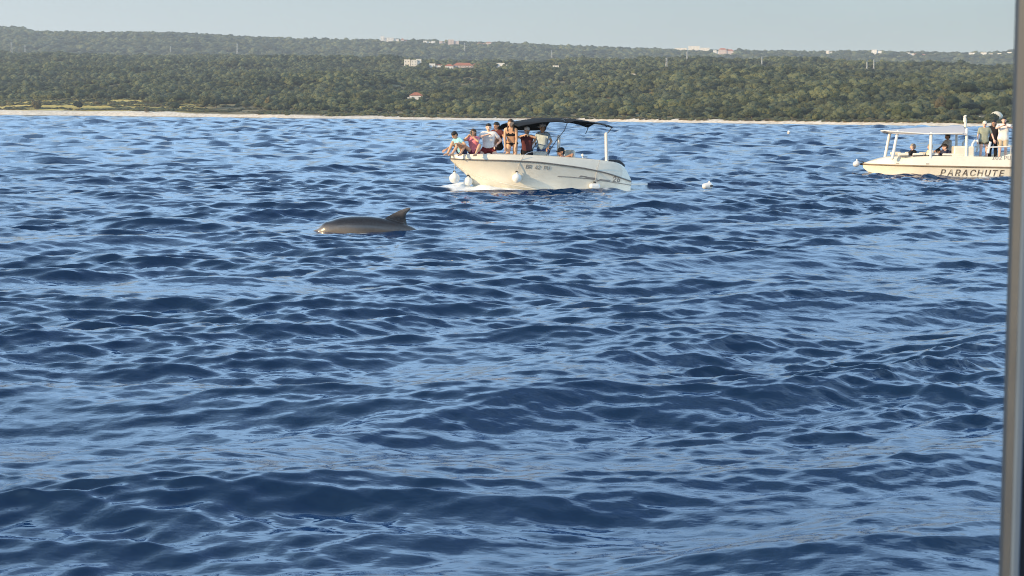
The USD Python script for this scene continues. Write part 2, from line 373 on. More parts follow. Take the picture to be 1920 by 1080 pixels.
H(776, 124, 'cream villa with a wide upper floor, right of the close pair on the slope', [(0, 0, 9, 8, 7.5, 0), (6.5, 1, 7, 6, 8.8, 0), (2, -8, 5, 4, 1.0, 0)], clear=9, walls='plaster')
H(816, 126, 'low white twin cottage between the cream villas and the long red roof', [(-4, 0, 8, 7, 4.2, 0), (5, 1, 9, 7, 2.8, 0.8)], clear=10)
H(842, 130, 'white house with a red roof at the left end of the long red roofed row', [(0, 0, 11, 8, 4.4, 2.8)], clear=9)
H(868, 127, 'long low building under one red tiled roof, right of the white red roofed house', [(0, 0, 26, 9, 3.0, 3.4), (17, 3, 12, 8, 3.4, 2.2)], clear=16, walls='plaster_pink')
H(915, 126, 'small pale cottage half hidden by trees right of the long red roof', [(0, 0, 8, 7, 3.2, 1.4)], clear=7)
H(941, 127, 'white two block villa at the right end of the hillside hamlet', [(-2, 0, 11, 8, 5.6, 0), (4, -3, 6, 5, 3.2, 0)], clear=9)
H(1042, 128, 'tiny white cottage in the woods above the black boat canopy', [(0, 0, 8, 5, 2.8, 0)], clear=6)
H(1187, 145, 'tiny white hut deep in the woods right of the black canopy', [(0, 0, 4.5, 4, 2.6, 0)], clear=5)
H(1358, 148, 'grey roofed hut barely showing in the woods between the two boats', [(0, 0, 5, 4, 2.2, 0)], clear=4, walls='plaster')
H(1660, 207, 'small white hut just above the beach, left of the parachute boat canopy', [(0, 0, 2.9, 3, 1.8, 0)], clear=4)
ridge = [(720, 86, 16, 12, 'sloping white building at the left end of the ridge village', 'plaster_white', 0),
         (737, 86, 26, 10, 'long white block of the ridge village, under the highest tree', 'plaster_white', 0),
         (757, 88, 14, 8, 'rose coloured house right of the long white ridge block', 'plaster_pink', 3),
         (800, 86.5, 17, 6, 'low white ridge house, left of a neighbouring small white one', 'plaster_white', 0),
         (812, 86.5, 10, 6, 'small white ridge house beside the longer low white one', 'plaster_white', 0),
         (829, 88, 14, 7, 'pinkish white house in the middle of the ridge village', 'plaster_pink', 0),
         (850, 88.5, 26, 10, 'broad pale block at the right end of the ridge village', 'plaster_pink', 0),
         (902, 90, 20, 5, 'faint long rose house on the ridge above the hamlet', 'plaster_pink', 2),
         (916, 90, 12, 6, 'faint small rose house beside the long rose ridge house', 'plaster_pink', 2),
         (1343, 98, 15, 8, 'white gabled ridge house touching the long rose hall', 'plaster_white', 0),
         (1361, 99, 34, 9, 'long rose hall with a red roof on the skyline right of the hotel', 'plaster_pink', 4),
         (1403, 102, 11, 4, 'tiny white house on the ridge right of the rose hall', 'plaster_white', 0),
         (1554, 108, 14, 8, 'bright cream house alone on the ridge between the boats', 'plaster', 0),
         (1643, 107, 22, 9, 'white house under a dark tree clump on the ridge', 'plaster_white', 0),
         (1706, 107.5, 17, 6, 'white ridge house with a long rose wing beside it', 'plaster_white', 0),
         (1722, 104, 30, 4, 'low rose building right of a white house on the skyline', 'plaster_pink', 2),
         (1757, 105, 12, 5, 'faint cream cottage on the skyline right of the rose building', 'plaster', 0),
         (1822, 107.5, 13, 7, 'white ridge house, leftmost of the row near the grey post', 'plaster_white', 0),
         (1844, 107.5, 12, 7, 'white ridge house, second of the row near the grey post', 'plaster_white', 0),
         (1857, 107.5, 8, 5, 'faint small ridge house in the middle of the row near the post', 'plaster', 0),
         (1877, 108, 15, 5, 'cream ridge house, second from the grey post', 'plaster', 0),
         (1892, 108, 10, 5, 'cream ridge house nearest to the grey post', 'plaster', 0)]
for px, py, w, h, lab, wl, rise in ridge:
    w *= 1.15; h *= 1.6
    blocks = [(-w * 0.22, 0, w * 0.52, 10, h, rise), (w * 0.26, 2, w * 0.46, 9, h * 0.8, rise)] if w > 15 else [(0, 0, w, 9, h, rise)]
    H(px, py, lab, blocks, clear=w / 2 + 6, walls=wl, Y=3900 - 480 * (px - 960) / FPX, cat='building' if w > 24 else 'house', name='ridge_house')
H(1299, 97, 'big pale hotel block with stepped roofs showing over the skyline', [(-34, 0, 34, 20, 27, 0), (3, 3, 32, 20, 33, 0), (34, 0, 26, 18, 28, 0)], clear=60, walls='plaster', Y=4270.0, cat='hotel', name='hotel')
def lattice(h, base, top):
    m = []
    for sx in (-1, 1):
        for sy in (-1, 1):
            m.append(tube([(sx * base, sy * base, -1), (sx * top, sy * top, h)], 0.16, 6))
    n = max(3, int(h / 4))
    for k in range(n):
        z0, z1 = h * k / n, h * (k + 1) / n
        r0, r1 = base + (top - base) * k / n, base + (top - base) * (k + 1) / n
        for a, b in (((-1, -1), (1, -1)), ((1, -1), (1, 1)), ((1, 1), (-1, 1)), ((-1, 1), (-1, -1))):
            m.append(tube([(a[0] * r0, a[1] * r0, z0), (b[0] * r1, b[1] * r1, z1)], 0.10, 5))
            m.append(tube([(b[0] * r0, b[1] * r0, z0), (a[0] * r1, a[1] * r1, z1)], 0.10, 5))
    return m
masts = [(22, 105, 22, 'pale lattice mast, left one of the pair at the far left'), (47, 104, 16, 'pale lattice mast, right one of the pair at the far left'),
         (320, 104, 14, 'faint lattice mast on the left slope, standing alone'), (445, 106, 21, 'pale lattice mast right of the lone faint one on the left slope'),
         (871, 100, 17, 'faint pale mast rising above the long red roof'), (1034, 112, 15, 'pale mast above the tiny white cottage near the black canopy'),
         (1249, 140, 25, 'tall pale lattice mast below the hotel, nearer of the two'), (1288, 118, 16, 'pale lattice mast right of the tall one below the hotel'),
         (1428, 126, 14, 'pale mast alone in the middle between the two boats'), (1625, 137, 15, 'pale lattice mast, left one of the pair above the parachute boat'),
         (1638, 130, 12, 'pale lattice mast, right one of the pair above the parachute boat')]
for px, py, hh, lab in masts:
    o = ground_at(px, py)
    dist = o[1]
    hgt = hh / FPX * dist + 3
    t = thing('lattice_mast', lab, 'mast', o, 20)
    b = 0.055 * hgt
    obj('tower', cat_mesh(lattice(hgt, b, b * 0.45)), M['galvanised'], t)
    obj('crossarm', cat_mesh([box(0, 0, hgt * 0.93, 0.16 * hgt, 0.5, 0.5), box(0, 0, hgt * 0.80, 0.2 * hgt, 0.5, 0.5)]), M['galvanised'], t)
    HOUSE_SPOTS.append((o[0], o[1], 2.5))
def scatter_forest():
    g = np.random.default_rng(77)
    out = []
    def field(n_u, y_step, u_max, t0, t1, size):
        pts = []
        us = np.linspace(-u_max, u_max, n_u)
    # near slopes: one tree about every 5.6 m
    xs, ys = np.meshgrid(np.arange(-1150, 1000, 5.6), np.arange(560, 2560, 6.2))
    xs = (xs + g.uniform(-2.6, 2.6, xs.shape)).ravel(); ys = (ys + g.uniform(-2.8, 2.8, ys.shape)).ravel()
    t = (ys - shore(xs)) * 0.8
    u = xs / ys
    n = meshkit.fbm(np.stack([xs / 55, ys / 45, np.zeros_like(xs)], -1), 3, 5)
    left = sstep(-150, -330, xs)
    line = 17 + 96 * left + 26 * sstep(60, -60, xs) * (1 - left) + (n - 0.5) * (24 + 24 * left)
    thin = np.clip((t - line) / 60.0, 0, 1)
    keep = (np.abs(u) < 0.47) & (t > np.maximum(line, 12)) & (t < 1120) & (g.uniform(size=len(xs)) < (0.45 + 0.55 * thin) * np.where(n < 0.34, 0.35, 1.0))
    keep &= clear_of(xs, ys)
    xs, ys, t, n = xs[keep], ys[keep], t[keep], n[keep]
    big = sstep(0.52, 0.70, meshkit.fbm(np.stack([xs / 34, ys / 30, np.full_like(xs, 3.0)], -1), 2, 12))
    w = (g.uniform(4.4, 8.6, len(xs)) + 3.4 * big) * np.interp(t, [15, 60, 200], [0.62, 0.85, 1.0])
    h = g.uniform(0.75, 1.2, len(xs))
    out.append((xs, ys, w, h, n))
    # the far ridge: broader clumps
    xs, ys = np.meshgrid(np.arange(-2300, 2300, 13.0), np.arange(2350, 4900, 17.0))
    xs = (xs + g.uniform(-6, 6, xs.shape)).ravel(); ys = (ys + g.uniform(-8, 8, ys.shape)).ravel()
    keep = (np.abs(xs / ys) < 0.46) & ((ys - shore(xs)) * 0.8 > 1120) & (ys < 4480 - 500 * xs / ys) & clear_of(xs, ys)
    xs, ys = xs[keep], ys[keep]
    n = meshkit.fbm(np.stack([xs / 120, ys / 120, np.zeros_like(xs)], -1), 3, 6)
    out.append((xs, ys, g.uniform(13, 24, len(xs)), g.uniform(0.5, 0.9, len(xs)), n))
    return out
def instancer(name, pts, protos, which, scales, rotz, kind_label):
    pi = UsdGeom.PointInstancer.Define(stage, '/World/' + name)
    holder = UsdGeom.Scope.Define(stage, '/World/' + name + '/kinds')
    targets = []
    for k, (mesh, mat) in enumerate(protos):
        p = usdkit.mesh(stage, f'/World/{name}/kinds/{numbered(name, "crown")}', mesh, mat, smooth=True)
        targets.append(p.GetPath())
    pi.CreatePrototypesRel().SetTargets(targets)
    pi.CreateProtoIndicesAttr(Vt.IntArray.FromNumpy(which.astype(np.int32)))
    pi.CreatePositionsAttr(Vt.Vec3fArray.FromNumpy(pts.astype(np.float32)))
    pi.CreateScalesAttr(Vt.Vec3fArray.FromNumpy(scales.astype(np.float32)))
    q = [Gf.Quath(float(math.cos(a / 2)), 0, 0, float(math.sin(a / 2))) for a in rotz]
    pi.CreateOrientationsAttr(Vt.QuathArray(q))
    meta(pi, kind_label, 'forest', None, 'stuff')
g = np.random.default_rng(8)
protos = [(CROWNS[i % 6], LEAF[[0, 1, 2, 0, 3, 5, 1, 0, 2, 4][i]]) for i in range(10)]
for name, lab, (xs, ys, w, h, n) in zip(('near_forest', 'far_forest'), ('olive green scrub forest covering the slope behind the beach', 'hazy grey green forest on the far ridge under the sky'), scatter_forest()):
    pick = g.uniform(size=len(xs)) * 0.65 + n * 0.55
    which = np.digitize(pick, [0.25, 0.33, 0.42, 0.50, 0.56, 0.60, 0.67, 0.76, 0.86])
    order = np.array([6, 1, 4, 6, 1, 0, 3, 7, 2, 8])
    which = order[which]
    z = terrain(xs, ys) - 0.4
    sc = np.stack([w, w * g.uniform(0.85, 1.15, len(xs)), w * h], -1)
    instancer(name, np.stack([xs, ys, z], -1), protos, which, sc, g.uniform(0, 2 * np.pi, len(xs)), lab)

# ------------------------------------------------------------------ trees and bushes one can point at
def tree(px, py, w, h, lab, leaf, cat='tree', seed=0, trunk=0.25, name='tree', lean=0):
    """w, h in pixels of the photograph; px, py the foot"""
    o = ground_at(px, py)
    m = o[1] / FPX
    W, Hh = w * m, h * m
    t = thing(name, lab, cat, o, seed * 37.0)
    th = Hh * trunk
    c = CROWNS[seed % 6].copy()
    c.vertices = c.vertices * np.array([W, W, (Hh - th * 0.8) / np.ptp(c.vertices[:, 2])]) + np.array([0, 0, th * 0.8])
    obj('crown', c, leaf, t, smooth=True)
    tk = [tube([(0, 0, -0.5), (0.02 * W, 0, th * 0.6), (0.05 * W, 0.02 * W, th + 0.2 * Hh)], [0.05 * W, 0.04 * W, 0.02 * W], 7)]
    for a in (0.3, 2.2, 4.1):
        tk.append(tube([(0.02 * W, 0, th * 0.6), (0.22 * W * math.cos(a), 0.22 * W * math.sin(a), th + 0.22 * Hh)], [0.03 * W, 0.012 * W], 6))
    obj('trunk', union(tk), BARK, t, smooth=35)
    return t
G = LEAF
bush = [(69, 207, 17, 19, 'grey brown bush standing on the pale beach edge at far left', 5, 0.12), (148, 204, 17, 15, 'round dark green bush in the yellow grass', 3, 0.15),
        (183, 197, 14, 8, 'low brown bush behind the round dark one', 5, 0.1), (130, 184, 14, 17, 'dark tree at the wood edge above the yellow grass', 3, 0.25),
        (170, 180, 13, 14, 'near black bush at the wood edge, right of a dark tree', 3, 0.15), (270, 188, 14, 16, 'dark bush above the right part of the yellow grass', 1, 0.15),
        (328, 206, 19, 15, 'round dark bush at the right end of the yellow grass', 3, 0.12), (275, 211, 12, 9, 'small brown bush right on the pebble beach', 5, 0.1),
        (340, 193, 30, 22, 'broad dark tree behind the right end of the yellow grass', 3, 0.25), (385, 205, 22, 27, 'tall olive tree right of the yellow grass', 0, 0.22),
        (405, 202, 24, 24, 'grey dark tree leaning against the tall olive one', 2, 0.22), (505, 200, 18, 19, 'brown leafless looking tree by the open brown scrub', 5, 0.25),
        (550, 202, 20, 22, 'dark green shoreline tree right of a brown one', 3, 0.22), (582, 197, 14, 13, 'small dark bush right of the dark shoreline tree', 1, 0.15),
        (648, 199, 17, 15, 'dark bush at the scrub edge below the white house', 3, 0.18), (700, 203, 12, 11, 'small dark bush left of the white bow people', 3, 0.15),
        (1155, 222, 9, 17, 'narrow dark shrub over the beach behind the canopy', 3, 0.15), (1175, 220, 34, 22, 'wide grey green tree over the beach right of the black canopy', 2, 0.2),
        (1260, 196, 20, 10, 'fresh light green tree standing out in the middle wood', 4, 0.2), (1245, 206, 24, 12, 'dark tree just below the fresh light green one', 3, 0.25),
        (1292, 193, 20, 15, 'almost black tree clump right of the light green tree', 3, 0.2), (1224, 118, 5, 9, 'single upright tree breaking the skyline left of the hotel', 3, 0.25),
        (1360, 220, 22, 18, 'bright olive tree over the empty beach', 0, 0.2), (1410, 222, 26, 18, 'mid green tree over the empty beach right of an olive one', 1, 0.2),
        (1487, 224, 28, 20, 'dark green tree by the beach between the boats', 1, 0.2), (1590, 223, 16, 20, 'black green shrub close to the beach', 3, 0.15),
        (1640, 222, 30, 26, 'big olive tree rising from the beach left of the parachute boat', 0, 0.22), (1685, 226, 30, 30, 'big mid green tree right above the front of the boat canopy', 1, 0.2),
        (1717, 224, 26, 24, 'grey green tree over the middle of the boat canopy', 2, 0.22), (1764, 214, 30, 34, 'tall grey brown tree behind the pale tents', 5, 0.25),
        (1785, 214, 30, 36, 'very dark tall tree behind the pale tents', 3, 0.28), (1822, 213, 36, 22, 'black green tree mass behind the standing boat people', 3, 0.22),
        (1852, 213, 34, 26, 'grey dark tree left of the large pale tent', 1, 0.25), (1884, 210, 18, 30, 'very dark tree next to the grey post', 3, 0.22),
        (1812, 190, 44, 36, 'tall pine rising above the other trees at the right', 3, 0.35)]
for i, (px, py, w, h, lab, lf, tr) in enumerate(bush):
    sm = 'bush' in lab or 'shrub' in lab
    tree(px, py, w, h, lab, G[lf], 'bush' if sm else 'tree', i, tr, 'bush' if sm else 'tree')

# low scrub and grass tussocks between the beach and the wood
g = np.random.default_rng(91)
xs = g.uniform(-560, 330, 30000); tt = 9 + 130 * g.uniform(size=30000) ** 1.4
ys = shore(xs) + tt / 0.8
n = meshkit.fbm(np.stack([xs / 28, ys / 16, np.zeros_like(xs)], -1), 3, 15)
left = sstep(-150, -330, xs)
keep = (np.abs(xs / ys) < 0.47) & (tt < 20 + 110 * left + 26 * sstep(60, -60, xs) * (1 - left)) & (n > 0.40 + 0.22 * left * (tt < 66)) & (g.uniform(size=len(xs)) < 0.55) & (tt > 9 + 9 * left)
xs, ys, n = xs[keep], ys[keep], n[keep]
w = g.uniform(0.9, 3.0, len(xs)) * (0.7 + n)
which = np.where(g.uniform(size=len(xs)) < 0.42, 5, np.where(g.uniform(size=len(xs)) < 0.5, 2, 0))
instancer('shore_scrub', np.stack([xs, ys, terrain(xs, ys) - 0.15], -1), protos, which, np.stack([w * 1.25, w, w * g.uniform(0.4, 0.75, len(xs))], -1), g.uniform(0, 6.28, len(xs)), 'low brown and olive scrub scattered between the beach and the wood')
# ------------------------------------------------------------------ air
HAZE = 0.000068
haze_mat = usdkit.material(stage, '/World/Looks/sea_haze', {'v': ('principled_volume', {'color': (0.88, 0.93, 0.97), 'density': HAZE, 'anisotropy': 0.1})}, [], volume='v.volume')
obj('haze', box(0, 2500, 132, 15400, 12000, 280), haze_mat, kind='stuff')

# ------------------------------------------------------------------ boats' places (the water needs them)
A1 = math.radians(19.0)
BOAT1_L = 5.36
HEAD1 = np.array([-math.cos(A1), -math.sin(A1)])
PORT1 = np.array([math.sin(A1), -math.cos(A1)])
BOAT1 = np.array([-1.83, 43.22]) - BOAT1_L * HEAD1      # stern, on the centre line
A2 = math.radians(-6.0)
BOAT2_L = 6.9
HEAD2 = np.array([-math.cos(A2), -math.sin(A2)])
PORT2 = np.array([math.sin(A2), -math.cos(A2)])
BOAT2 = np.array([13.85, 58.7]) - BOAT2_L * HEAD2
DOLPHIN = np.array([-2.72, 27.1])

# ------------------------------------------------------------------ water
def wave_field(X, Y, R, dr):
    """displacement (dx, dy, dz) of a wind sea: a sum of trochoidal wave trains; rings too coarse for a train leave it out"""
    g = np.random.default_rng(21)
    n = 190
    lam = np.exp(np.linspace(math.log(0.11), math.log(6.5), n)) * np.exp(g.normal(0, 0.02, n))
    k = 2 * np.pi / lam
    peak = 2.6
    shape = np.where(lam > peak, np.exp(-1.6 * (np.log(lam / peak)) ** 2 * 2.2), 1.0)
    shape = shape * np.interp(np.log(lam), np.log([0.1, 0.16, 0.5, 1.2, 6.0]), [1.45, 1.55, 1.2, 0.95, 1.2])
    spread = np.where(lam > 1.5, 0.40, 0.38)
    ang = math.radians(-90 + 14) + g.normal(0, 1, n) * spread          # travel direction: towards the camera, a little to the right
    s = 0.0275 * shape * g.uniform(0.6, 1.4, n)
    ph = g.uniform(0, 2 * np.pi, n)
    D = np.zeros((3,) + X.shape, np.float32)
    # short waves come in gusts and patches
    env = meshkit.fbm(np.stack([X / 3.4, Y / 2.2, np.zeros_like(X)], -1), 2, 31) * 0.6 + meshkit.fbm(np.stack([X / 26.0, Y / 14.0, np.ones_like(X)], -1), 2, 32) * 0.4
    env = (0.60 + 0.95 * sstep(0.30, 0.70, env)).astype(np.float32)
    lost = np.zeros(len(dr))
    for i in range(n):
        w = np.clip((lam[i] / dr - 2.1) / 1.3, 0, 1).astype(np.float32)
        lost += 0.5 * s[i] ** 2 * (1 - w ** 2)
        rows = np.nonzero(w > 0)[0]
        if not len(rows): continue
        lo, hi = rows[0], rows[-1] + 1
        cx, cy = math.cos(ang[i]), math.sin(ang[i])
        th = (np.float32(k[i] * cx) * X[lo:hi] + np.float32(k[i] * cy) * Y[lo:hi] + np.float32(ph[i]))
        a = (s[i] / k[i]) * w[lo:hi, None]
        c, sn = np.cos(th), np.sin(th)
        if lam[i] < 1.1: a = a * env[lo:hi]
        D[2, lo:hi] += a * c
        q = 0.9 if lam[i] > 0.8 else 0.5
        D[0, lo:hi] -= q * cx * a * sn
        D[1, lo:hi] -= q * cy * a * sn
    return D, np.sqrt(lost), env

def sea():
    th_f = np.radians(np.arange(-23.5, 23.51, 0.078))
    th_c = np.radians(np.concatenate([np.linspace(23.9, 60, 40), np.linspace(66, 294, 30), np.linspace(300, 336.1, 40)]))
    th = np.concatenate([th_f, th_c])
    r = [1.5]
    while r[-1] < 1700:
        q = r[-1]
        r.append(q * (1.03 if q < 5.8 else 1.0026 if q < 60 else 1.005 if q < 150 else 1.0042 if q < 1250 else 1.02))
    r += [2200, 3200, 5200, 9000, 15000]
    r = np.array(r)
    dr = np.gradient(r)
    X = (r[:, None] * np.sin(th)[None]).astype(np.float32)
    Y = (r[:, None] * np.cos(th)[None]).astype(np.float32)
    D, lost, env = wave_field(X, Y, r, dr)
    # waves finer than the rings are kept as a random chop of the same steepness, a ring or two across
    rr, dth = r[:, None], math.radians(0.078)
    nz = np.random.default_rng(5).normal(size=X.shape).astype(np.float32)
    q = np.arange(len(th_f))
    for i in range(len(r)):
        sg = max(0.6, 1.3 * dr[i] / (r[i] * dth))
        w = gaussian_filter1d(nz[i], sg, mode='wrap')
        nz[i] = w / max(w.std(), 1e-6) * lost[i] * min(dr[i], 2.3) * 0.62 * float(r[i] > 18) * float(np.interp(r[i], [18, 40], [0, 1])) * float(np.interp(r[i], [300, 800, 1800, 1900], [1, 0.55, 0.4, 0]))
    D[2] += nz * np.sqrt(env) * sstep(-20, 190, shore(X) - Y)
    # calmer water hard by the hulls
    foam = np.zeros_like(X)
    lift = np.zeros_like(X)
    for o, h, p, L, B, bowf, fo in ((BOAT1, HEAD1, PORT1, BOAT1_L, 1.0, 0.85, 1.0), (BOAT2, HEAD2, PORT2, BOAT2_L, 1.15, 0.95, 0.0)):
        lx = (X - o[0]) * h[0] + (Y - o[1]) * h[1]
        ly = (X - o[0]) * p[0] + (Y - o[1]) * p[1]
        f = np.clip(lx / L, 0, 1)
        half = B * np.clip((bowf - f) / 0.42, 0, 1) ** 0.6
        dist = np.maximum(np.abs(ly) - half, np.maximum(-lx, lx - bowf * L))
        dist = np.where((lx > 0) & (lx < bowf * L), np.maximum(np.abs(ly) - half, -0.5), np.hypot(np.maximum(np.abs(ly) - half, 0), np.maximum(np.maximum(-lx, lx - bowf * L), 0)))
        calm = sstep(2.2, 0.0, dist) * 0.35
        D *= (1 - calm)[None]
        near = dist < 2.5
        P = np.stack([X[near] * 2.6, Y[near] * 1.6, np.zeros(near.sum())], -1)
        n1 = meshkit.fbm(P, 4, 3)
        edge = sstep(1.7, 0.05, dist[near]) * (0.62 + 0.16 * fo) + 0.40 * fo * sstep(2.4, 0.5, np.hypot(lx[near] - bowf * L, ly[near])) + 0.35 * sstep(1.6, 0.2, np.hypot(lx[near] + 0.25, ly[near]))
        foam[near] = np.maximum(foam[near], sstep(0.62, 0.86, n1 * 0.72 + edge * 0.62))
        lift[near] += 0.05 * sstep(0.8, 0.0, dist[near]) + 0.10 * foam[near] * (n1 - 0.35) * fo * sstep(1.6, 0.3, np.hypot(lx[near] - bowf * L, ly[near])) * 3
    d = np.hypot((X - DOLPHIN[0]) / 1.1, (Y - DOLPHIN[1]) / 0.45)
    near = d < 1.6
    P = np.stack([X[near] * 4, Y[near] * 3, np.zeros(near.sum())], -1)
    foam[near] = np.maximum(foam[near], 0.8 * sstep(0.82, 1.02, meshkit.fbm(P, 4, 9) * 0.8 + 0.42 * sstep(1.5, 0.9, d[near])))
    D *= (1 - 0.25 * sstep(2.6, 1.0, d))[None]
    lift += 0.075 * np.exp(-((X + 1.35) / 0.75) ** 2 - ((Y - 27.1) / 0.30) ** 2) - 0.03 * np.exp(-((X + 1.2) / 0.9) ** 2 - ((Y - 26.2) / 0.4) ** 2)
    V = np.stack([X + D[0], Y + D[1], D[2] + lift], -1).reshape(-1, 3)
    nr, nt = X.shape
    order = np.argsort(th % (2 * np.pi))
    idx = np.arange(nr * nt).reshape(nr, nt)[:, order]
    a, b = idx[:-1], idx[1:]
    a2, b2 = np.roll(a, -1, 1), np.roll(b, -1, 1)
    F = np.stack([a, a2, b2, b], -1).reshape(-1, 4)
    return V, F, foam.reshape(-1)

water_mat = usdkit.material(stage, '/World/Looks/sea_water', {
    'g': ('geometry', {}),
    'map1': ('mapping', {'scale': (3.2, 6.5, 1.0), 'rotation': (0, 0, 0.2)}),
    'n1': ('noise_texture', {'scale': 1.0, 'detail': 3.0, 'roughness': 0.55}),
    'map2': ('mapping', {'scale': (11.0, 20.0, 1.0), 'rotation': (0, 0, -0.25)}),
    'n2': ('noise_texture', {'scale': 1.0, 'detail': 2.0, 'roughness': 0.5}),
    'b1': ('bump', {'strength': 1.0, 'distance': 0.013}),
    'b2': ('bump', {'strength': 1.0, 'distance': 0.0015}),
    'foam': ('attribute', {'attribute': 'foam'}),
    'fn': ('noise_texture', {'scale': 26.0, 'detail': 4.0, 'roughness': 0.7}),
    'fm': ('math', {'math_type': 'multiply_add', 'value2': 0.55, 'value3': -0.27}),
    'fs': ('math', {'math_type': 'add', 'use_clamp': True}),
    'fg': ('math', {'math_type': 'multiply', 'use_clamp': True}),
    'c': ('mix_color', {'a': (0.003, 0.016, 0.043), 'b': (0.72, 0.74, 0.74)}),
    'ro': ('mix_float', {'a': 0.045, 'b': 0.8}),
    'p': ('principled_bsdf', {'ior': 1.40, 'specular_ior_level': 0.8})},
    [('g.position', 'map1.vector'), ('map1.vector', 'n1.vector'), ('g.position', 'map2.vector'), ('map2.vector', 'n2.vector'),
     ('n1.fac', 'b1.height'), ('n2.fac', 'b2.height'), ('b1.normal', 'b2.normal'), ('b2.normal', 'p.normal'),
     ('g.position', 'fn.vector'), ('fn.fac', 'fm.value1'), ('foam.fac', 'fs.value1'), ('fm.value', 'fs.value2'),
     ('fs.value', 'fg.value1'), ('foam.fac', 'fg.value2'), ('fg.value', 'c.fac'), ('c.result', 'p.base_color'), ('fg.value', 'ro.fac'), ('ro.result', 'p.roughness')],
    surface='p.BSDF')
V, F, foam = sea()
sea_prim = obj('sea', (V, F), water_mat, smooth=True, kind='structure')
UsdGeom.PrimvarsAPI(sea_prim).CreatePrimvar('foam', Sdf.ValueTypeNames.FloatArray, 'vertex').Set(Vt.FloatArray.FromNumpy(foam.astype(np.float32)))
del V, F, foam
# ------------------------------------------------------------------ hulls
def curve(pairs):
    a = np.array(sorted(pairs), float)
    return PchipInterpolator(a[:, 0], a[:, 1])
def loft(rows):
    """rows: (station, point, xyz); a closed skin of quads between stations"""
    return rows.reshape(-1, 3), grid_faces(rows.shape[0], rows.shape[1])
class Hull:
    """f runs from 0 at the stern to 1 at the bow; x forward, y to port, z up from the waterline"""
    def __init__(s, L, rub_z, rub_b, top_z, top_in, chine_z, chine_b, keel_z, stem):
        s.L = L
        s.rub_z, s.rub_b, s.top_z, s.top_in, s.chine_z, s.chine_b, s.keel_z, s.stem = map(curve, (rub_z, rub_b, top_z, top_in, chine_z, chine_b, keel_z, stem))
        s.f = np.unique(np.concatenate([np.linspace(0, 0.06, 7), np.linspace(0.06, 0.9, 40), np.linspace(0.9, 1.0, 14)]))
    def half(s, f, z):
        """half breadth of the side between chine and rubbing strake at height z"""
        t = np.clip((z - s.chine_z(f)) / np.maximum(s.rub_z(f) - s.chine_z(f), 1e-3), 0, 1)
        flare = 0.16 * s.stem(f)
        return s.chine_b(f) + (s.rub_b(f) - s.chine_b(f)) * (t - flare * 4 * t * (1 - t) * 0.5)
    def shell(s):
        out = []
        for f in s.f:
            x = f * s.L
            cz, rz, kz = float(s.chine_z(f)), float(s.rub_z(f)), float(s.keel_z(f))
            cb = float(s.chine_b(f))
            side = []
            for t in (0, 0.3, 0.7):
                side.append((x, cb * t, kz + (cz - kz) * t ** 1.15))
            for t in np.linspace(0, 1, 9):
                z = cz + (rz - cz) * t
                side.append((x, float(s.half(f, z)), z))
            port = side
            star = [(a, -b, c) for a, b, c in side[1:]][::-1]
            out.append(star + port)
        V, F = loft(np.array(out))
        n = len(out[0])
        c = len(V)
        V = np.vstack([V, np.array(out[0]).mean(0)])
        fan = [[c, k + 1, k] for k in range(n - 1)] + [[c, 0, n - 1]]
        tri = np.vstack([F[:, [0, 2, 1]], F[:, [0, 3, 2]]])
        return trimesh.Trimesh(V, np.vstack([tri, fan]), process=False)
    def upper(s, deck_z, wall=0.13, lo=0.0):
        """the moulding above the strake: outer face, rounded coaming, inner face and the deck between"""
        out = []
        for f in s.f:
            x = f * s.L
            b, rz, tz, ti = float(s.rub_b(f)), float(s.rub_z(f)), float(s.top_z(f)), float(s.top_in(f))
            b2 = max(b - ti, 0.012)
            b3 = max(b2 - wall, 0.004)
            h = tz - rz
            dz = min(float(deck_z(f)), tz - 0.01)
            side = [(x, b * 0.998, rz + 0.01), (x, b - ti * 0.35, rz + h * 0.35), (x, b - ti * 0.75, rz + h * 0.72), (x, b2, tz - 0.03), (x, max(b2 - 0.025, 0.01), tz),
                    (x, b3 + 0.02 if b3 > 0.03 else b3, tz), (x, b3, tz - 0.03), (x, max(b3 - 0.02, 0.003), dz), (x, 0.0, dz)]
            out.append([(a, -q, c) for a, q, c in side] + side[::-1][1:])
        V, F = loft(np.array(out))
        n = len(out[0])
        c = len(V)
        V = np.vstack([V, np.array(out[0]).mean(0)])
        fan = [[c, k, k + 1] for k in range(n - 1)] + [[c, n - 1, 0]]
        tri = np.vstack([F[:, [0, 1, 2]], F[:, [0, 2, 3]]])
        return trimesh.Trimesh(V, np.vstack([tri, fan]), process=False)
    def strip(s, dz, r, sides=(1, -1), f0=0.0, f1=1.0, out=0.012, on=None):
        ms = []
        for sd in sides:
            ff = s.f[(s.f >= f0) & (s.f <= f1)]
            pts = []
            for f in ff:
                z = float(s.rub_z(f)) + dz if on is None else float(on(f))
                b = float(s.rub_b(f)) if on is None else float(s.half(f, z))
                pts.append((f * s.L, sd * (b + out), z))
            ms.append(sweep(pts, r))
        return cat_mesh(ms)
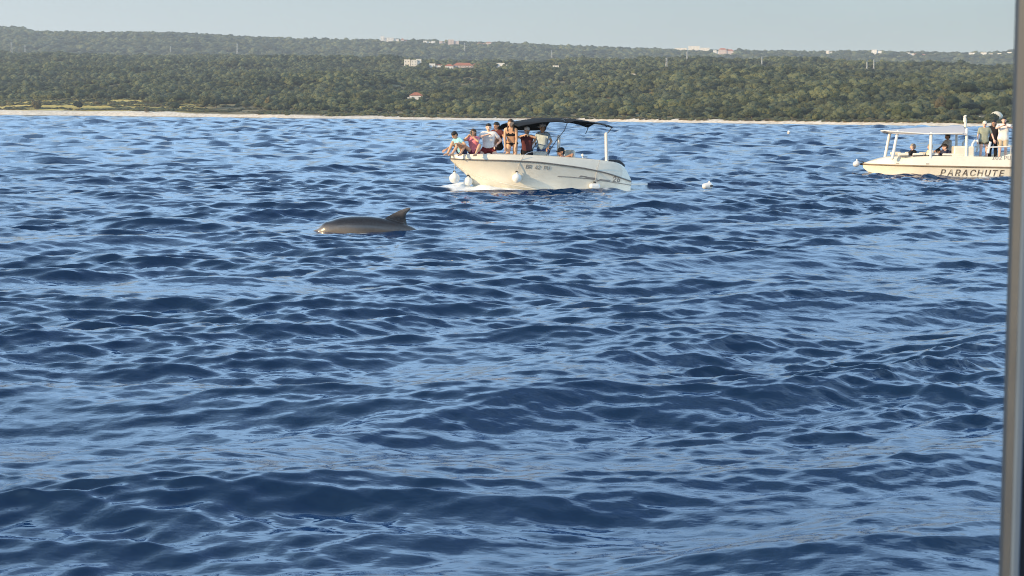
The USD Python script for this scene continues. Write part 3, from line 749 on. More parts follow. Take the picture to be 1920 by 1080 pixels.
def sweep(pts, r, seg=8):
    """a tube with mitred joints along a polyline"""
    P = np.array(pts, float)
    T = np.gradient(P, axis=0)
    T /= np.linalg.norm(T, axis=1, keepdims=True) + 1e-9
    up = np.array([0, 0, 1.0]) if abs(T[:, 2]).max() < 0.9 else np.array([1.0, 0, 0]) if abs(T[:, 0]).max() < 0.9 else np.array([0, 1.0, 0])
    A = np.cross(T, up); A /= np.linalg.norm(A, axis=1, keepdims=True) + 1e-9
    B = np.cross(A, T)
    th = np.linspace(0, 2 * np.pi, seg, endpoint=False)
    R = np.broadcast_to(np.asarray(r, float), len(P))
    ring = P[:, None] + R[:, None, None] * (A[:, None] * np.cos(th)[None, :, None] + B[:, None] * np.sin(th)[None, :, None])
    V = ring.reshape(-1, 3)
    F = []
    n = len(P)
    for i in range(n - 1):
        for j in range(seg):
            a, b = i * seg + j, i * seg + (j + 1) % seg
            F += [[a, b, b + seg], [a, b + seg, a + seg]]
    V = np.vstack([V, P[0], P[-1]])
    for j in range(seg):
        F += [[n * seg, (j + 1) % seg, j], [n * seg + 1, (n - 1) * seg + j, (n - 1) * seg + (j + 1) % seg]]
    return trimesh.Trimesh(V, F, process=False)
def on_side(hull, mesh, x0, z0, sign=1, slope=0.0, out=0.004, upper=False, flip=True):
    """lays flat lettering on the hull side; it reads from bow to stern on the port side"""
    m = mesh.copy()
    v = m.vertices.copy()
    xx = x0 - v[:, 0] if sign > 0 else x0 + v[:, 0]
    zz = z0 + v[:, 1] + slope * v[:, 0]
    f = xx / hull.L
    if upper:
        h = np.clip((zz - hull.rub_z(f)) / np.maximum(hull.top_z(f) - hull.rub_z(f), 1e-3), 0, 1)
        b = hull.rub_b(f) - hull.top_in(f) * h
    else:
        b = hull.half(f, zz)
    m.vertices = np.stack([xx, sign * (b + out + v[:, 2]), zz], -1)
    return m

def along(o, hd, pt, px, y):
    """distance from the stern of what stands at a pixel column of the photograph, y metres to port of the centre line"""
    u = ray(px, 280)[0]
    return float((u * (o[1] + y * pt[1]) - o[0] - y * pt[0]) / (hd[0] - u * hd[1]))
def X2(px, y=1.1): return along(BOAT2, HEAD2, PORT2, px, y)
def X1(px, y=0.9): return along(BOAT1, HEAD1, PORT1, px, y)
def spaced(text, height, width, shear=0.18, **k):
    """lettering set out to a width, each letter leaning a little"""
    ms = []
    for i, ch in enumerate(text):
        if ch == ' ': continue
        m = meshkit.text_mesh(ch, height, 0.004, **k)
        m.vertices[:, 0] += shear * m.vertices[:, 1] + width * i / len(text)
        ms.append(m)
    return cat_mesh(ms)
# ------------------------------------------------------------------ the motorboat with the black bimini
L1 = BOAT1_L
H1 = Hull(L1,
          rub_z=[(0, .26), (.03, .30), (.156, .50), (.30, .655), (.45, .76), (.58, .835), (.75, .875), (.9, .885), (1, .90)],
          rub_b=[(0, .86), (.06, .98), (.2, 1.05), (.5, 1.08), (.7, 1.0), (.85, .74), (.94, .42), (.985, .15), (1, .03)],
          top_z=[(0, .34), (.02, .52), (.045, .69), (.08, .80), (.156, .865), (.30, .945), (.45, 1.0), (.6, 1.035), (.82, 1.055), (.95, 1.04), (1, 1.02)],
          top_in=[(0, .03), (.1, .10), (.5, .10), (.85, .08), (1, .0)],
          chine_z=[(0, -.06), (.4, -.05), (.58, .06), (.7, .17), (.8, .29), (.9, .47), (.96, .68), (1, .86)],
          chine_b=[(0, .82), (.3, .92), (.55, .90), (.7, .74), (.82, .46), (.9, .24), (.96, .09), (1, .012)],
          keel_z=[(0, -.42), (.6, -.42), (.75, -.26), (.845, -.02), (.876, .14), (.915, .44), (.956, .72), (1, .88)],
          stem=[(0, .05), (.5, .15), (.8, .8), (1, 1.0)])
boat1 = thing('motorboat', 'cream white open motorboat with a black bimini and people crowding its bow', 'motorboat', (*BOAT1, 0.0), 180 + math.degrees(A1))
obj('hull', H1.shell(), M['gelcoat'], boat1, smooth=28)
deck1 = curve([(0, .30), (.06, .62), (.09, .62), (.11, .25), (.60, .25), (.63, .42), (.66, .92), (.85, .965), (1, .98)])
obj('deck', H1.upper(deck1), M['gelcoat'], boat1, smooth=30)
obj('rubbing_strake', H1.strip(0.0, 0.020), M['strake_grey'], boat1, smooth=True)
crease = curve([(0, .14), (.15, .26), (.3, .36), (.45, .42)])
obj('spray_rail', cat_mesh([sweep([(f * L1, sd * (float(H1.chine_b(f)) + .004), float(H1.chine_z(f))) for f in np.linspace(.3, .97, 40)], .016) for sd in (1, -1)]), M['gelcoat'], boat1, smooth=True)
obj('styling_line', H1.strip(0, 0.011, f0=0.0, f1=0.46, out=0.002, on=crease), M['lettering_grey'], boat1, smooth=True)
obj('registration_lettering', on_side(H1, spaced('BR 42 PU', 0.115, .72, 0.12), X1(983), 0.645, slope=-0.06), M['lettering_grey'], boat1)
def swoosh(x, z, w, h):
    p = np.array([[0, 0], [w * .25, h], [w, h * .75], [w * .93, h * .25], [w * .3, h * .4]])
    from shapely.geometry import Polygon
    m = trimesh.creation.extrude_polygon(Polygon(p), 0.004, engine='earcut')
    return m
sw = [swoosh(0, 0, .42, .075), swoosh(0, 0, .46, .085)]
a_, b_ = sw[0].copy(), sw[1].copy()
b_.apply_translation([.42, -.055, 0]); 
sc_ = swoosh(0, 0, .28, .06); sc_.apply_translation([-.16, .04, 0])
obj('side_emblem', on_side(H1, cat_mesh([a_, b_, sc_]), X1(1092), 0.335, slope=-0.06), M['lettering_grey'], boat1)
obj('model_number', on_side(H1, meshkit.text_mesh('26', 0.15, 0.004, bold=True), X1(1147), 0.255, slope=-0.06), M['lettering_grey'], boat1)
# sun pad on the foredeck, seats, console and windscreen
def hull_pad(f0, f1, z0, z1, inset, hl):
    pts = []
    for f in (f0, (f0 + f1) / 2, f1):
        b = max(float(hl.rub_b(f)) - inset, 0.06)
        for s in (-1, 1):
            for z in (z0 + .03, z1 - .03):
                pts.append((f * hl.L, s * b, z, .03))
    return hull(pts, 8)
M['cushion'] = cloth('cream_vinyl', (0.70, 0.66, 0.58), 0.05)
obj('sun_pad', hull_pad(.67, .88, .93, 1.04, .30, H1), M['cushion'], boat1, smooth=35)
con = union([rbox(2.75, -.10, .66, .70, .72, .84, .05), rbox(2.62, -.10, 1.05, .42, .68, .14, .05)])
obj('console', con, M['gelcoat'], boat1, smooth=35)
ws = []
for y0, y1 in ((-.46, .26),):
    ws.append(hull([(2.98, y0, 1.10, .008), (2.98, y1, 1.10, .008), (2.78, y0 + .05, 1.36, .008), (2.78, y1 - .05, 1.36, .008)], 8))
obj('windscreen', union(ws), M['glass'], boat1, smooth=35)
obj('windscreen_frame', cat_mesh([sweep([(2.99, -.48, 1.09), (2.77, -.42, 1.375), (2.77, .22, 1.375), (2.99, .28, 1.09)], .016)]), M['steel'], boat1, smooth=True)
wheel = trimesh.creation.torus(.17, .016, 20, 8)
wheel.apply_transform(trimesh.transformations.rotation_matrix(math.radians(65), [0, 1, 0])); wheel.apply_translation([2.33, -.1, 1.06])
spokes = [tube([(2.33, -.1, 1.06), (2.33 + .15 * math.cos(a) * .42, -.1 + .15 * math.sin(a), 1.06 + .15 * math.cos(a) * .9)], .01, 6) for a in (0.3, 2.4, 4.5)] + [tube([(2.33, -.1, 1.06), (2.5, -.1, 1.0)], .02, 8)]
obj('steering_wheel', cat_mesh([wheel] + spokes), M['black'], boat1, smooth=35)
obj('helm_seat', union([rbox(1.75, -.1, .55, .42, .7, .62, .06), rbox(1.60, -.1, .98, .12, .7, .36, .05)]), M['cushion'], boat1, smooth=35)
obj('stern_bench', union([rbox(.80, 0, .42, .5, 1.5, .36, .05), rbox(.52, 0, .66, .14, 1.5, .34, .05)]), M['cushion'], boat1, smooth=35)
obj('swim_platform', union([rbox(-.28, .55, .17, .60, .5, .06, .025), rbox(-.28, -.55, .17, .60, .5, .06, .025)]), M['white'], boat1, smooth=35)
# bow rail, cleats
rail = []
for sd in (1, -1):
    fs = np.linspace(.50, .63, 8)
    rail.append(sweep([(f * L1, sd * (float(H1.rub_b(f)) - .16), float(H1.top_z(f)) + .10 * math.sin(math.pi * (f - .5) / .13) ** .5 if 0.5 < f < 0.63 else float(H1.top_z(f))) for f in fs], .012))
obj('grab_rail', cat_mesh(rail), M['steel'], boat1, smooth=True)
for f, sd in ((.28, 1), (.28, -1), (.95, 1), (.95, -1)):
    x, y, z = f * L1, sd * max(float(H1.rub_b(f)) - .15, .03), float(H1.top_z(f))
    obj('cleat', union([tube([(x - .07, y, z + .05), (x + .07, y, z + .05)], .012, 8), tube([(x - .02, y, z - .01), (x - .02, y, z + .05)], .01, 8), tube([(x + .02, y, z - .01), (x + .02, y, z + .05)], .01, 8)]), M['steel'], boat1, smooth=35)
# outboard engine
eng = thing('outboard_engine', 'black outboard engine tilted behind the stern of the bimini motorboat', 'engine', (*BOAT1, 0.0), 180 + math.degrees(A1))
ex0, ex1 = X1(1172, 0.2), X1(1139, 0.2)
obj('cowl', hull([(ex0 + .08, -.16, .70, .08), (ex0 + .08, .20, .70, .08), (ex1 - .07, -.16, .70, .08), (ex1 - .07, .20, .70, .08), (ex0 + .16, -.1, .80, .07), (ex0 + .16, .14, .80, .07), (ex1 - .1, -.1, .82, .07), (ex1 - .1, .14, .82, .07)], 14), M['black'], eng, smooth=35)
obj('bracket', hull([(ex0 + .15, -.1, .66, .06), (ex0 + .15, .12, .66, .06), (ex1 - .12, -.1, .40, .06), (ex1 - .12, .12, .40, .06)], 8), M['rubber'], eng, smooth=35)
# bimini: canvas over bows, white posts
bx = curve([(0, 1.95), (.10, 2.00), (.3, 2.08), (.5, 2.12), (.7, 2.09), (.9, 2.01), (1, 1.93)])
BX0, BX1 = X1(1147, .9), X1(963, .6)
def bimini_canvas():
    x0, x1, b = BX0, BX1, .98
    nu, nv = 40, 25
    top = np.zeros((nu, nv, 3))
    for i, u in enumerate(np.linspace(0, 1, nu)):
        for j, v in enumerate(np.linspace(-1, 1, nv)):
            deep = 0.30 * float(sstep(.40, .50, u)) * (1 - .5 * float(sstep(.62, 1.0, u)))
            edge = 0.065 + .05 * float(sstep(.12, 0, u)) + deep * (1.0 if v < 0 else 0.10 + .25 * float(sstep(.62, .40, u)))
            z = float(bx(u)) - edge * abs(v) ** 3.2 - 0.012 * math.sin(u * 3 * math.pi) ** 2 + 0.006 * math.sin(23 * u + 9 * v)
            top[i, j] = (x0 + (x1 - x0) * u - 0.10 * (1 - v * v) * 0, b * v * (1 - 0.12 * float(sstep(.8, 1, u)) * 0), z)
    low = top.copy(); low[..., 2] -= 0.014
    V = np.vstack([top.reshape(-1, 3), low.reshape(-1, 3)])
    F = grid_faces(nu, nv)
    n = nu * nv
    faces = [F, F[:, ::-1] + n]
    idx = np.arange(n).reshape(nu, nv)
    loop = np.concatenate([idx[:, 0], idx[-1, 1:], idx[::-1, -1][1:], idx[0, ::-1][1:-1]])
    nx = np.roll(loop, -1)
    faces.append(np.stack([loop, loop + n, nx + n, nx], -1))
    return V, np.vstack(faces)
bim = obj('bimini_canvas', bimini_canvas(), M['canvas_black'], boat1, smooth=35)
def arch(x, u, yb):
    zt = float(bx(u))
    return sweep([(x, s * yb, zt - d) for s, yb, d in ((1, yb * .97, .12), (1, yb * .8, .06), (1, 0, .03), (-1, yb * .8, .06), (-1, yb * .97, .12))], .013)
for u in (.06, .5, .9):
    obj('bimini_bow', arch(BX0 + (BX1 - BX0) * u, u, .93), M['black'], boat1, smooth=True)
for sd in (1, -1):
    obj('bimini_strut', sweep([(X1(1063, .93), sd * .93, 1.98), (X1(1058, .93), sd * .93, 1.76), (X1(1044, .93), sd * .93, 1.48), (X1(1023, .93), sd * .92, .98)], .011), M['black'], boat1, smooth=True)
    obj('stern_strut', sweep([(BX0 + .03, sd * .93, 1.84), (BX0 + .08, sd * .88, 1.74), (X1(1138.5, .82) + .04, sd * .82, 1.64)], .013), M['black'], boat1, smooth=True)
for px, y, h, dx in ((1138.5, .82, 1.655, .04), (1047.5, .35, 1.56, 0.0)):
    x = X1(px, y)
    z0 = .60 if y > .5 else .26
    p = obj('awning_post', hull([(x, y, z0, .052), (x + dx, y, h, .052)], 14), M['white'], boat1, smooth=40)
    obj('seam', hull([(x, y + .050, z0 + .05, .006), (x + dx, y + .050, h - .04, .006)], 6), M['lettering_grey'], p, smooth=True)
obj('stern_light', union([tube([(1.55, .82, .93), (1.55, .82, 1.0)], .012, 8), Manifold.sphere(.045, 12).translate([1.55, .82, 1.03])]), M['white'], boat1, smooth=40)

# ------------------------------------------------------------------ fenders and floats
def fender(name, label, boat_o, boat_ang, local, r, top, long=0.0, cat='fender', tilt=0):
    c, s = math.cos(boat_ang), math.sin(boat_ang)
    x, y, z = local
    w = (boat_o[0] + c * x - s * y, boat_o[1] + s * x + c * y, z)
    t = thing(name, label, cat, w, math.degrees(boat_ang))
    b = hull([(-long, 0, 0, r), (long, 0, 0, r * (0.98 if long else 1.0))], 22)
    obj('ball', union([b, tube([(0, 0, r * .9), (0, 0, r * 1.22)], r * .22, 10)]), M['white'], t, smooth=40)
    obj('eyelet', hull([(-.02, 0, r * 1.22, .03), (.02, 0, r * 1.3, .03)], 8), M['rubber'], t, smooth=40)
    tx, ty, tz = top
    obj('rope', sweep([(0, 0, r * 1.25), ((tx - x) * .4, (ty - y) * .4, r * 1.25 + (tz - z - r * 1.25) * .55), (tx - x, ty - y, tz - z)], .008), M['rope'], t, smooth=True)
    return t
ang1 = math.pi + A1
fb = X1(970, 1.0) / L1
fender('ball_fender', 'round white fender with a dark eyelet hanging amidships on the motorboat side', BOAT1, ang1, (fb * L1, float(H1.half(fb, .36)) + .15, .37), .14, (fb * L1 - .2, float(H1.rub_b(fb)) + .02, float(H1.top_z(fb))))
fender('ball_fender', 'white round fender hanging in front of the motorboat stem, farthest left', BOAT1, ang1, (5.26, .08, .33), .155, (5.22, .02, 1.0))
fender('ball_fender', 'smaller white fender touching the motorboat stem at the waterline', BOAT1, ang1, (4.86, .14, .24), .13, (5.10, .08, .98))
fs_ = X1(1115, 1.0) / L1
fender('long_fender', 'small oblong white fender low on the motorboat side near the stern', BOAT1, ang1, (fs_ * L1, float(H1.half(fs_, .15)) + .09, .13), .085, (fs_ * L1 - .15, float(H1.rub_b(fs_)) + .02, float(H1.top_z(fs_))), long=.09)
def float_at(px, py, r, label, long=0.0, Y=None):
    d = ray(px, py)
    Yd = Y or -2.1 / d[2]
    t = thing('float', label, 'buoy', EYE + d * Yd, 25)
    obj('body', union([hull([(-long, 0, 0, r * .8), (long * .6, 0, r * .1, r)], 18), tube([(long * .5, 0, r * .9), (long * .5, 0, r * 1.25)], r * .2, 8)]), M['white'], t, smooth=40)
    obj('band', union([Manifold.cylinder(.05, r * 1.02, r * 1.02, 18, True).translate([long * .6, 0, r * .1])]), M['rubber'], t, smooth=40)
float_at(1327, 349, .11, 'white float bobbing alone in the waves right of the motorboat', .10, 44.5)
float_at(1479, 249, .22, 'tiny white float far out, in the open water between the boats', 0.0, 190.0)

# ------------------------------------------------------------------ the parachute boat
L2 = BOAT2_L
H2 = Hull(L2,
          rub_z=[(0, .40), (.5, .41), (1, .43)],
          rub_b=[(0, 1.18), (.1, 1.22), (.5, 1.25), (.7, 1.15), (.85, .82), (.95, .40), (.99, .14), (1, .04)],
          top_z=[(0, .98), (.06, .985), (.15, .97), (.2, .95), (.245, .86), (.28, .80), (.5, .81), (.7, .79), (.84, .74), (.905, .66), (.96, .55), (1, .47)],
          top_in=[(0, .05), (.5, .10), (.9, .08), (1, .0)],
          chine_z=[(0, -.06), (.6, -.05), (.8, .0), (.9, .05), (.97, .14), (1, .30)],
          chine_b=[(0, 1.10), (.5, 1.15), (.7, 1.02), (.85, .68), (.95, .28), (1, .012)],
          keel_z=[(0, -.4), (.7, -.4), (.85, -.25), (.93, -.06), (.97, .1), (1, .36)],
          stem=[(0, .05), (.6, .2), (.9, .7), (1, 1.0)])
boat2 = thing('parachute_boat', 'long low cream parachute boat with a pale flat canopy, cut off by the grey post', 'motorboat', (*BOAT2, 0.0), 180 + math.degrees(A2))
obj('hull', H2.shell(), M['gelcoat'], boat2, smooth=28)
deck2 = curve([(0, .60), (.24, .58), (.27, .28), (.68, .28), (.70, .60), (.74, .74), (.86, .71), (.95, .54), (1, .46)])
obj('deck', H2.upper(deck2, .16), M['gelcoat'], boat2, smooth=30)
obj('rubbing_strake', H2.strip(0.0, 0.03), M['rail_tan'], boat2, smooth=True)
obj('name_lettering', on_side(H2, spaced('PARACHUTE', 0.235, X2(1763) - X2(1887), bold=True), X2(1763), .06), M['lettering'], boat2)
obj('registration_lettering', on_side(H2, meshkit.text_mesh('102 PU', 0.15, 0.004), X2(1859), .70, upper=True), M['lettering_grey'], boat2)
stem_x = L2
obj('bow_roller', union([rbox(L2 + .02, 0, .43, .20, .12, .09, .03), rbox(L2 - .08, 0, .49, .2, .10, .05, .02)]), M['black'], boat2, smooth=35)
fd = thing('bow_fender', 'pale round fender tied at the very tip of the parachute boat', 'fender', (BOAT2[0] + HEAD2[0] * (L2 + .24), BOAT2[1] + HEAD2[1] * (L2 + .24), .44), 180)
obj('ball', union([hull([(0, 0, 0, .12), (.05, 0, -.02, .11)], 18), tube([(0, 0, .1), (0, 0, .16)], .03, 8)]), M['gelcoat_grey'], fd, smooth=40)
obj('rope', sweep([(0, 0, .14), (-.16, 0, .10), (-.3, 0, .06)], .012), M['rubber'], fd, smooth=True)
# canopy
def canopy2():
    x0, x1, b = X2(1812), X2(1667), 1.12
    nu, nv = 26, 21
    top = np.zeros((nu, nv, 3))
    for i, u in enumerate(np.linspace(0, 1, nu)):
        for j, v in enumerate(np.linspace(-1, 1, nv)):
            crown_ = (1.97 - .20 * u ** 1.6) - (.26 * (1 - u) ** .5 + .04) * abs(v) ** 1.7
            top[i, j] = (x0 + (x1 - x0) * u, b * v, crown_)
    low = top.copy(); low[..., 2] -= .05
    V = np.vstack([top.reshape(-1, 3), low.reshape(-1, 3)]); F = grid_faces(nu, nv); n = nu * nv
    idx = np.arange(n).reshape(nu, nv)
    loop = np.concatenate([idx[:, 0], idx[-1, 1:], idx[::-1, -1][1:], idx[0, ::-1][1:-1]]); nx = np.roll(loop, -1)
    return V, np.vstack([F, F[:, ::-1] + n, np.stack([loop, loop + n, nx + n, nx], -1)])
cn = obj('canopy', canopy2(), M['canvas_white'], boat2, smooth=30)
xa, xb_ = X2(1668), X2(1803)
obj('piping', cat_mesh([sweep([(xa + .03, s * 1.14, 1.735), (xa - .6, s * 1.14, 1.70), ((xa + xb_) / 2, s * 1.14, 1.655), (xb_, s * 1.14, 1.685)], .028) for s in (1, -1)] + [sweep([(xa + .04, -1.13, 1.735), (xa + .05, 0, 1.76), (xa + .04, 1.13, 1.735)], .028)]), M['white'], cn, smooth=True)
def post(name, xb, zb, xt, zt, y, r=.06, mat='white'):
    return obj(name, hull([(xb, y, zb, r), (xt, y, zt, r)], 14), M[mat], boat2, smooth=40)
for s, y in ((1, 1.02), (-1, .98)):
    ya = s * y
    x_b, x_t = X2(1674, 1.02), X2(1682, 1.02)
    post('canopy_post', x_b, .70, x_t, 1.72, ya)
    post('canopy_post', X2(1812.5, 1.02), .70, X2(1811, 1.02), 1.84, ya, .055)
post('canopy_post', X2(1746), .70, X2(1745), 1.66, 1.06)
# nav mast on the canopy, tow frame, rails
xm = X2(1808, 0)
obj('light_mast', union([tube([(xm, 0, 1.9), (xm, 0, 2.18)], [.06, .05], 12), hull([(xm + .02, 0, 2.16, .07), (xm + .03, 0, 2.26, .06)], 14), hull([(xm + .05, 0, 2.33, .04), (xm, 0, 2.36, .04)], 12)]), M['cushion'], boat2, smooth=40)
obj('side_console', union([rbox(X2(1809), .72, .74, X2(1790) - X2(1829), .62, .92, .06), rbox(X2(1797), .70, .60, .5, .7, .62, .06)]), M['gelcoat'], boat2, smooth=35)
xq = X2(1828)
obj('hoop', cat_mesh([sweep([(xq + .10, s * .95, .88), (xq + .06, s * .95, 1.30), (xq - .02, s * .95, 1.42), (xq - .10, s * .95, 1.44), (xq - .12, s * .95, 1.36)], .045) for s in (1, -1)]), M['white'], boat2, smooth=True)
xs_ = X2(1856)
obj('stanchion', cat_mesh([sweep([(xs_ + .06, s * 1.06, .94), (xs_ - .02, s * 1.06, 1.38)], .05) for s in (1, -1)]), M['white'], boat2, smooth=True)
obj('hand_rail', cat_mesh([sweep([(X2(1850), s * 1.08, 1.16), (X2(1880), s * 1.08, 1.19), (X2(1900), s * 1.08, 1.22), (.05, s * 1.05, 1.24)], .028) for s in (1, -1)] + [tube([(X2(1878), s * 1.08, 1.18), (X2(1878), s * 1.08, .95)], .02, 8).to_mesh() and as_tri(tube([(X2(1896), s * 1.08, 1.2), (X2(1896), s * 1.08, .95)], .02, 8)) for s in (1, -1)]), M['white'], boat2, smooth=True)
obj('bench', union([rbox((X2(1724) + X2(1790)) / 2, .70, .52, X2(1724) - X2(1790), .5, .42, .06), rbox((X2(1724) + X2(1790)) / 2, -.70, .52, X2(1724) - X2(1790), .5, .42, .06)]), M['cushion'], boat2, smooth=35)
for s in (1, -1):
    for x in np.linspace(X2(1695), X2(1779), 4):
        obj('backrest', rbox(x, s * .98, .84, .42, .1, .14, .045), M['cushion'], boat2, smooth=35)
    obj('dark_trim', sweep([(X2(1688), s * 1.06, .79), (X2(1738), s * 1.08, .83), (X2(1786), s * 1.08, .82)], .014), M['rubber'], boat2, smooth=True)
for px in (1685.5, 1740):
    obj('vent', on_side(H2, trimesh.creation.box([.12, .035, .01]), X2(px), .50, upper=True), M['lettering_grey'], boat2)

# ------------------------------------------------------------------ people
SK = {'fair': skin('fair_skin', (0.66, 0.44, 0.33)), 'tan': skin('tanned_skin', (0.58, 0.335, 0.20)), 'pink': skin('pinkish_skin', (0.68, 0.42, 0.33)), 'brown': skin('brown_skin', (0.38, 0.21, 0.135))}
HAIR = {'black': paint('black_hair', (0.018, 0.015, 0.014), 0.6, 0.4, 0.3, 25), 'brown': paint('brown_hair', (0.06, 0.033, 0.02), 0.6, 0.4, 0.3, 25), 'grey': paint('grey_hair', (0.30, 0.28, 0.26), 0.7, 0.3, 0.2, 25)}
FAB = {k: cloth(k + '_cloth', c) for k, c in {'sky_blue': (0.27, 0.52, 0.62), 'white': (0.72, 0.69, 0.65), 'pink': (0.62, 0.20, 0.24), 'plum': (0.16, 0.03, 0.06), 'dark_red': (0.16, 0.025, 0.025), 'black': (0.018, 0.016, 0.018),
       'pale_blue': (0.42, 0.50, 0.56), 'denim': (0.10, 0.14, 0.28), 'navy': (0.035, 0.04, 0.08), 'maroon': (0.10, 0.03, 0.03), 'sage': (0.29, 0.31, 0.24), 'dark_olive': (0.08, 0.075, 0.055), 'beige': (0.50, 0.40, 0.28), 'cream': (0.66, 0.60, 0.50), 'rust': (0.38, 0.15, 0.07), 'grey': (0.42, 0.42, 0.40)}.items()}
M['phone'] = paint('phone_case', (0.03, 0.03, 0.035), 0.3, 0.5, 0.1, 5)
M['eye'] = paint('eye_dark', (0.02, 0.015, 0.012), 0.3, 0.5, 0.1, 5)
M['lip'] = paint('lips', (0.38, 0.14, 0.12), 0.5, 0.4, 0.1, 5)
def unit(v):
    v = np.asarray(v, float); return v / (np.linalg.norm(v) + 1e-12)
def ik(a, t, l1, l2, pole):
    a, t = np.asarray(a, float), np.asarray(t, float)
    d = t - a; n = np.linalg.norm(d)
    m = min(max(n, abs(l1 - l2) + .02), (l1 + l2) * .995)
    d = d / (n + 1e-9)
    t = a + d * m
    x = (l1 * l1 - l2 * l2 + m * m) / (2 * m)
    h = math.sqrt(max(l1 * l1 - x * x, 0))
    p = np.asarray(pole, float); p = unit(p - d * (p @ d))
    return a + d * x + p * h, t
def hand(wrist, direc, palm_n, thumb_side, k, curl=0.5):
    """palm, four jointed fingers of unequal length and a thumb from the side of the palm"""
    d, n = unit(direc), np.asarray(palm_n, float)
    n = unit(n - d * (n @ d)); s = np.cross(n, d) * thumb_side
    w = np.asarray(wrist, float)
    P = lambda a, b, c: w + k * (d * a + s * b + n * c)
    ms = [hull([(*P(0, .016, 0), .020 * k), (*P(0, -.014, 0), .020 * k), (*P(.085, .032, 0), .013 * k), (*P(.08, -.034, 0), .012 * k)], 9)]
    for b, ln in ((.031, .075), (.011, .083), (-.011, .077), (-.032, .06)):
        c1, c2 = curl * .9, curl * 1.9
        a = P(.085, b, 0)
        e1 = a + k * ln * .55 * (d * math.cos(c1) + n * math.sin(c1))
        e2 = e1 + k * ln * .5 * (d * math.cos(c2) + n * math.sin(c2))
        ms += [hull([(*a, .0098 * k), (*e1, .0092 * k)], 8), hull([(*e1, .0092 * k), (*e2, .0078 * k)], 8)]
    a = P(.025, .028, .004); e1 = a + k * .045 * unit(d * .7 + s * .65 + n * .25); e2 = e1 + k * .036 * unit(d * .9 + s * .1 + n * .5)
    ms += [hull([(*a, .013 * k), (*e1, .011 * k)], 8), hull([(*e1, .011 * k), (*e2, .009 * k)], 8)]
    return union(ms)
def person(label, loc, yaw, H, hip_z, lean=0.0, side=0.0, twist=0.0, feet=None, knees=None, hands=None, elbows=None, look=(0, 0), skin_='fair', top=None, sleeve=0.45, top_low=0.0, bottom=None, leg=0.35,
           bikini=None, hair='black', long_hair=0.0, cap=None, brim=True, build=1.0, curl=(0.5, 0.5), shoes=None, group=None):
    """Local frame of the body: x to its right, y the way it faces, z up; the origin is the ground under the hips. feet, hands: (right, left) targets."""
    k = H / 1.70
    P = np.array([0, 0, hip_z])
    cy, sy = math.cos(lean), math.sin(lean)
    spine = unit([math.sin(side), math.sin(lean), math.cos(lean)])
    rx = unit(np.array([math.cos(twist), -math.sin(twist), 0]))
    rx = unit(rx - spine * (rx @ spine))
    fwd = np.cross(spine, rx)
    W, C, N = P + spine * .17 * k + fwd * .01, P + spine * .35 * k + fwd * .015 * k, P + spine * .50 * k
    hx = np.array([1.0, 0, 0])
    hip = [P + hx * .088 * k, P - hx * .088 * k]
    sh = [N - spine * .035 * k + rx * .172 * k * build, N - spine * .035 * k - rx * .172 * k * build]
    feet = feet or ((.10, 0, .04), (-.10, 0, .04))
    knees = knees or ((0.1, 1, 0), (-0.1, 1, 0))
    hands = hands or ((.25, .05, hip_z), (-.25, .05, hip_z))
    elbows = elbows or ((.6, -1, -.2), (-.6, -1, -.2))
    kn, an = zip(*[ik(hip[i], np.array(feet[i], float), .43 * k, .42 * k, knees[i]) for i in (0, 1)])
    el, wr = zip(*[ik(sh[i], np.array(hands[i], float), .285 * k, .255 * k, elbows[i]) for i in (0, 1)])
    yw, pt = look
    hd = unit([math.sin(yw) * math.cos(pt), math.cos(yw) * math.cos(pt), math.sin(pt)])         # where the face looks
    up = unit(np.array([0, 0, 1.0]) * .8 + spine * .35 - hd * hd[2]); up = unit(up - hd * (up @ hd))
    hr = np.cross(hd, up)
    Hb = N + unit(spine * .5 + up * .7) * .085 * k + hd * .015 * k           # base of the skull
    Q = lambda a, b, c: Hb + k * (hr * a + hd * b + up * c)
    b_ = build
    S = lambda p, r: (*p, r * k)
    fw = fwd
    torso = [hull([S(hip[0], .098 * b_), S(hip[1], .098 * b_), S(P + spine * .05 * k, .10 * b_)]),
             hull([S(hip[0] + spine * .03 * k, .088 * b_), S(hip[1] + spine * .03 * k, .088 * b_), S(W + rx * .062 * k * b_, .084 * b_), S(W - rx * .062 * k * b_, .084 * b_)]),
             hull([S(W + rx * .062 * k * b_, .084 * b_), S(W - rx * .062 * k * b_, .084 * b_), S(C + rx * .082 * k * b_, .094 * b_), S(C - rx * .082 * k * b_, .094 * b_)]),
             hull([S(C + rx * .082 * k * b_, .094 * b_), S(C - rx * .082 * k * b_, .094 * b_), S(sh[0] * .82 + N * .18, .058), S(sh[1] * .82 + N * .18, .058), S(N, .05)])]
    neck = [hull([S(N - spine * .02 * k, .056), S(Hb + hd * -.01 * k, .05)])]
    head = [hull([S(Q(0, -.022, .105), .085), S(Q(0, .012, .115), .078), S(Q(0, .055, .085), .040), S(Q(0, .062, .0), .026), S(Q(.03, .03, .01), .032), S(Q(-.03, .03, .01), .032), S(Q(0, .066, .04), .032)], 16),
            hull([S(Q(0, .092, .085), .009), S(Q(0, .118, .05), .011), S(Q(0, .09, .048), .016)], 8),
            hull([S(Q(.082, -.005, .085), .014), S(Q(.078, .004, .05), .010), S(Q(.088, -.018, .09), .010)], 8),
            hull([S(Q(-.082, -.005, .085), .014), S(Q(-.078, .004, .05), .010), S(Q(-.088, -.018, .09), .010)], 8)]
    legs, arms = [], []
